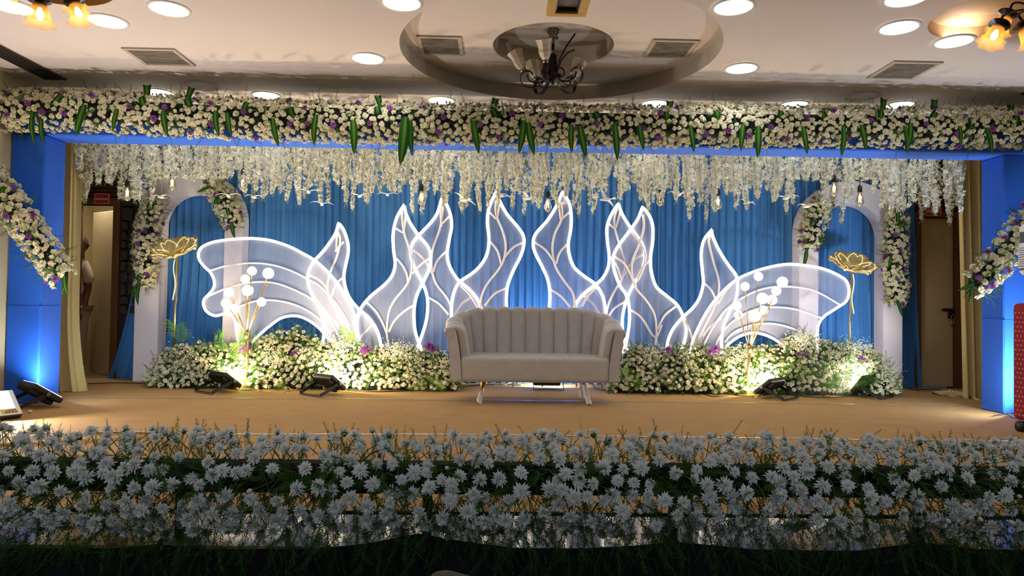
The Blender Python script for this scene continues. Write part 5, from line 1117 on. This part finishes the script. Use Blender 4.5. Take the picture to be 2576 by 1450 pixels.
part('handle', MB().box(fx-.009, fx-.005, YA+.08, YA+.37, cz1-h*.24, cz1-h*.10, bev=.002).mesh('handle', M_GREYP, False), ac)

# ================================================================== MAN IN THE DOORWAY
MY = 8.55; MX = P(187, 700, MY).x
def skin(name, vs, es, m, parent=None, root=0, lev=2):
    me = bpy.data.meshes.new(name); me.from_pydata([(MX+x, MY+y, z) for x, y, z, r in vs], es, []); me.materials.append(m)
    o = bpy.data.objects.new(name, me); COL.objects.link(o)
    if parent: o.parent = parent; o.matrix_parent_inverse = ROOTM.get(parent.name, Matrix()).inverted()
    s = o.modifiers.new('skin', 'SKIN'); s.use_smooth_shade = True
    for i, v in enumerate(vs):
        d = me.skin_vertices[0].data[i]; d.radius = (v[3], v[3]*(v[4] if len(v) > 4 else 1)) if False else (v[3], v[3]); d.use_root = (i == root)
    q = o.modifiers.new('sub', 'SUBSURF'); q.levels = lev; q.render_levels = lev
    dg = bpy.context.evaluated_depsgraph_get(); me2 = bpy.data.meshes.new_from_object(o.evaluated_get(dg)); o.modifiers.clear(); o.data = me2
    return o
vs = [(0, 0, .88, .125), (0, 0, 1.06, .118), (.01, 0, 1.26, .115), (.04, -.005, 1.375, .060), (.07, -.02, 1.45, .052), (.09, -.03, 1.52, .050)]
es = [(i, i+1) for i in range(5)]
def chain(start, pts):
    p = start
    for q in pts: vs.append(q); es.append((p, len(vs)-1)); p = len(vs)-1
    return p
for s in (-1, 1):
    chain(2, [(s*.110+.01, 0, 1.335, .046), (s*.14+.01, .01, 1.22, .044), (s*.15+.01, .02, 1.07, .042), (s*.145+.01, -.02, .92, .036), (s*.14+.01, -.04, .825, .026), (s*.138+.01, -.05, .775, .030)]); pal = len(vs)-1
    for k in range(4):
        yy = -.075+.018*k; L_ = (.07, .082, .078, .062)[k]
        chain(pal, [(s*.138+.01, yy, .745, .011), (s*.136+.01, yy-.004, .745-L_*.5, .0095), (s*.128+.01, yy-.002, .745-L_, .0075)])
    chain(pal, [(s*.133+.01, -.085, .765, .012), (s*.123+.01, -.098, .73, .009)])
    chain(0, [(s*.085, 0, .78, .095), (s*.09, -.01, .47, .060), (s*.09, .02, .10, .042), (s*.095, -.08, .05, .036)])
body = skin('person', vs, es, M_SKIN)
tag(body, 'man in a white shirt and cream trousers half hidden inside the left doorway, looking down', 'person')
ROOTM[body.name] = Matrix()
# head: one shaped surface merged into the body mesh; bowed down and turned a little
HC = Vector((MX+.095, MY-.045, 1.585)); HM = Matrix.Translation(HC) @ Matrix.Rotation(math.radians(14), 4, 'Z') @ Matrix.Rotation(math.radians(16), 4, 'X')
def head_pt(a, e):
    x, y, z = math.cos(e)*math.cos(a), math.cos(e)*math.sin(a), math.sin(e); f = max(0, -y)
    px_, py_, pz_ = .076*x, .096*y, .115*z
    if z < 0: px_ *= 1-.30*z*z*1.2; py_ *= (1-.18*z*z) if y < 0 else (1+.25*z)
    g = lambda cx, cz, s: math.exp(-((x-cx)**2+(z-cz)**2)/s)
    py_ -= f*(.026*g(0, -.22, .012)+.016*g(0, -.05, .010)+.010*g(0, -.62, .02)+.007*g(0, -.86, .03)+.006*g(.38, .16, .02)+.006*g(-.38, .16, .02))
    py_ += f*(.010*g(.36, 0, .016)+.010*g(-.36, 0, .016)+.005*g(0, -.50, .006))
    return HM @ Vector((px_, py_, pz_))
hb = MB(); hb.grid([[head_pt(2*PI*i/40, -PI/2+.02+(PI-.04)*j/28) for i in range(41)] for j in range(29)])
for s in (-1, 1): hb.v = hb.v; hb.sphere((0, 0, 0), 1, 10, 7); k0 = len(hb.v)-62; hb.v[-62:] = [tuple(HM @ Vector((s*.078+.010*a_[0], .006+.020*a_[1], -.004+.032*a_[2]))) for a_ in hb.v[-62:]]
hm = hb.mesh('head', M_SKIN); bm = bmesh.new(); bm.from_mesh(body.data); bm.from_mesh(hm); bm.to_mesh(body.data); bm.free(); bpy.data.meshes.remove(hm)
body.data.polygons.foreach_set('use_smooth', [True]*len(body.data.polygons))
cv = [(0, 0, .80, .150), (0, 0, 1.0, .150), (.01, 0, 1.24, .165), (.03, -.003, 1.365, .088)]; ce = [(0, 1), (1, 2), (2, 3)]
for s in (-1, 1): cv += [(s*.118+.01, 0, 1.345, .088), (s*.147+.01, .01, 1.22, .070), (s*.157+.01, .018, 1.10, .064)]; n = len(cv); ce += [(2, n-3), (n-3, n-2), (n-2, n-1)]
sh = skin('shirt', cv, ce, M_SHIRT, body); sh['label'] = 'short sleeved white shirt'
cv = [(0, 0, .84, .135)]; ce = []
for s in (-1, 1): cv += [(s*.085, 0, .76, .108), (s*.09, -.005, .47, .078), (s*.09, .015, .12, .070)]; n = len(cv); ce += [(0, n-3), (n-3, n-2), (n-2, n-1)]
skin('trousers', cv, ce, M_TROU, body)
def bpart(name, mb, m, lab=None): part(name, mb.mesh(name, m), body, label=lab)
for s in (-1, 1):
    bpart('shoe', MB().sphere((MX+s*.095, MY-.05, .045), .05, 14, 8, (.95, 2.5, .95)), M_BLK2)
bpart('collar', MB().tube([(MX+.045+.068*math.cos(a), MY-.012+.066*math.sin(a), 1.400+.02*math.sin(a)) for a in [2*PI*i/20 for i in range(20)]], .018, 6, closed=True), M_SHIRT)
bpart('pocket_flap', MB().box(MX+.045, MX+.125, MY-.162, MY-.12, 1.235, 1.272, bev=.004), mat('dark_pocket', '#3a2722', .7))
bpart('wristwatch', MB().tube([(MX+.150+.034*math.cos(a), MY-.037+.034*math.sin(a), .835) for a in [2*PI*i/16 for i in range(16)]], .008, 6, closed=True), M_STEEL)
hr = MB(); rows = []
for j in range(10):
    row = []
    for i in range(33):
        a = 2*PI*i/32; fr = max(0, -math.sin(a))**.7; lo = -.55*(1-fr)+.52*fr; e2 = lo+(PI/2-.02-lo)*j/9
        p = head_pt(a, e2); row.append(HC+(p-HC)*1.07+Vector((0, .002, .003*math.sin(i*5+j*3))))
    rows.append(row)
hr.grid(rows); bpart('hair', hr, M_HAIR, 'short grey hair')
for s in (-1, 1):
    bpart('eye', MB().sphere(HM @ Vector((s*.029, -.080, .000)), .0085, 10, 7), mat('eye_white', '#b8aca0', .5))
    bpart('iris', MB().sphere(HM @ Vector((s*.029, -.0868, -.002)), .0046, 8, 6), M_BLK2)
    bpart('eyebrow', MB().tube([HM @ Vector((s*.014, -.093, .020)), HM @ Vector((s*.030, -.093, .025)), HM @ Vector((s*.046, -.082, .019))], .004, 6), M_HAIR)
bpart('lips', MB().tube([HM @ Vector((-.022, -.082, -.058)), HM @ Vector((0, -.096, -.056)), HM @ Vector((.022, -.082, -.058))], .0045, 6), mat('lip', '#5a3028', .5))
bpart('moustache', MB().tube([HM @ Vector((-.026, -.082, -.050)), HM @ Vector((0, -.099, -.043)), HM @ Vector((.026, -.082, -.050))], [.003, .007, .003], 6), M_HAIR)

# ================================================================== FLOWER FENCE ON THE STAGE EDGE
FY, FZ = 2.80, P(1290, 1203, 2.80).z
fx0, fx1 = P(-90, 1200, 2.6).x-.45, P(2670, 1200, 2.6).x+.45
fc = thing('flower_fence', 'low railing packed with white chrysanthemums along the stage front', 'flower fence', ((fx0+fx1)/2, FY, 0))
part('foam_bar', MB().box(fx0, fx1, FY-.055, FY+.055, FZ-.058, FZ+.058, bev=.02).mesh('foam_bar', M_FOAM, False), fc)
for px in (455, 1075, 1692, 2310): x = P(px, 1300, FY).x; part('post', MB().box(x-.018, x+.018, FY-.018, FY+.018, .002, FZ-.05, bev=.004).mesh('post', M_BLACK, False), fc)
part('lower_rail', MB().box(fx0, fx1, FY+.03, FY+.045, .09, .105).mesh('lower_rail', M_BLACK, False), fc)
def fgen():
    a = math.radians(rnd.uniform(-78, 112)); q = rnd.uniform(.82, 1.08); x = rnd.uniform(fx0, fx1)
    d = Vector((rnd.uniform(-.35, .35), -math.cos(a), math.sin(a)))
    return (Vector((x, FY-.27*q*math.cos(a), FZ+(.158 if a > 0 else .19)*q*math.sin(a))), d, a)
fl = spread_points(760, fgen, 6)
place_flowers(fc, [(p, jit(d+Vector((0, -.5, .15)), .3)) for p, d, a in fl], .066, 300, big_me, big_ar, WH3, 'white_flower', rest='filler_flowers')
bs = []
for i in range(120):
    p, d, a = fgen(); p = p+d*.015; bs.append((p, d)); part('bud', bud_me, fc, frame(p, jit(d+Vector((0, -.3, 0)), .5), 0, .030*rnd.uniform(.7, 1.15)))
b = MB()
for p, d in [(f[0], f[1]) for f in fl]+bs:
    o = Vector((p.x+rnd.uniform(-.16, .16), FY+rnd.uniform(-.05, .05), FZ+rnd.uniform(-.05, .05))); m_ = o.lerp(p, .55)+Vector((0, -.01, .02)); e = p-d.normalized()*.008
    b.tube([o, m_, e], .0022, 3, cap=False)
part('cut_stems', b.mesh('cut_stems', M_STEM), fc, kind='stuff')
fs = []
for i in range(1850):
    p, d, a = fgen(); o = Vector((p.x, FY, FZ)); fs.append((o.lerp(p, rnd.uniform(.15, .7)), jit(d, .6), 1 if a < .5 else .62))
for i in range(860):
    x = rnd.uniform(fx0, fx1); fs.append((Vector((x, rnd.uniform(2.62, 2.80), rnd.uniform(.02, .13))), jit((rnd.uniform(-.5, .5), -.45, -.7), .5)))
for i in range(240):
    x = rnd.uniform(fx0, fx1); fs.append((Vector((x, rnd.uniform(2.78, 2.95), FZ+.06)), jit((rnd.uniform(-.6, .6), .05, 1), .35), rnd.uniform(.45, .78)))
foliage(fc, 'fern_foliage', fs, .17, [M_FERND])
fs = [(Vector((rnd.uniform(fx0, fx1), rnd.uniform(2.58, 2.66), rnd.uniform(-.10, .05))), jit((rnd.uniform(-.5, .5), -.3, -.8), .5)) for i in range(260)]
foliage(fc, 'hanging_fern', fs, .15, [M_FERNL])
# black skirt of the stage front
zt = lambda px: np.interp(px, [0, 300, 400, 520, 800, 930, 1050, 1170, 1300, 1450, 1600, 1700, 1900, 2150, 2310, 2450, 2576], [1379, 1379, 1368, 1381, 1380, 1366, 1342, 1362, 1378, 1380, 1372, 1362, 1382, 1386, 1364, 1380, 1384])
rows = []; nn = 420
for j in range(9):
    row = []
    for i in range(nn+1):
        px = -560+3700*i/nn; tp = P(px, float(zt(px)), 2.70); t = j/8; z = tp.z+(-.59-tp.z)*t; row.append((tp.x, 2.695-.018*t**.5*(1+math.sin(i*.55+math.sin(i*.13)*2))-.02*t, z))
    rows.append(row)
single('stage_skirt', MB().grid(rows).mesh('stage_skirt', M_SKIRT), 'black gathered cloth skirt hanging from the front edge of the stage', 'cloth')
# chair in the hall whose back corner shows at the bottom edge
cp_ = P(1112, 1428, 1.75); cx, cyy = cp_.x+.12, 1.75; cp_.z -= .06
c = thing('hall_chair', 'chair back with a cream fringed cover at the bottom edge of the picture', 'chair', (cx, cyy, -.6))
R4 = Matrix.Translation((cx, cyy, 0)) @ Matrix.Rotation(math.radians(14), 4, 'Y') @ Matrix.Translation((-cx, -cyy, 0))
tz = cp_.z
part('backrest', rbox(cx-.20, cx+.20, cyy, cyy+.04, -.15, tz-.02, .015, 'backrest', M_BLK2), c, R4)
part('seat', rbox(cx-.21, cx+.21, cyy-.42, cyy+.02, -.17, -.11, .02, 'seat', M_BLK2), c)
for sx in (-.18, .18):
    for sy in (-.38, 0): part('leg', MB().tube([(cx+sx, cyy+sy, -.598), (cx+sx, cyy+sy, -.15)], .014, 8).mesh('leg', M_BLACK), c)
cov = part('crochet_cover', MB().tube(smooth_line([(cx-.20, cyy+.02, tz-.12), (cx-.203, cyy+.02, tz-.03), (cx-.175, cyy+.02, tz-.002), (cx-.1, cyy+.02, tz), (cx+.2, cyy+.02, tz)], 5), .011, 7).mesh('crochet_cover', M_CREAMC), c, R4)
for i in range(22):
    x = cx-.19+.38*i/21; part('tassel', MB().tube([(x, cyy-.012, tz-.01), (x+.004*math.sin(i), cyy-.018, tz-.05), (x-.004, cyy-.014, tz-.11)], [.006, .005, .003], 5).mesh('tassel', M_CREAMC), cov)
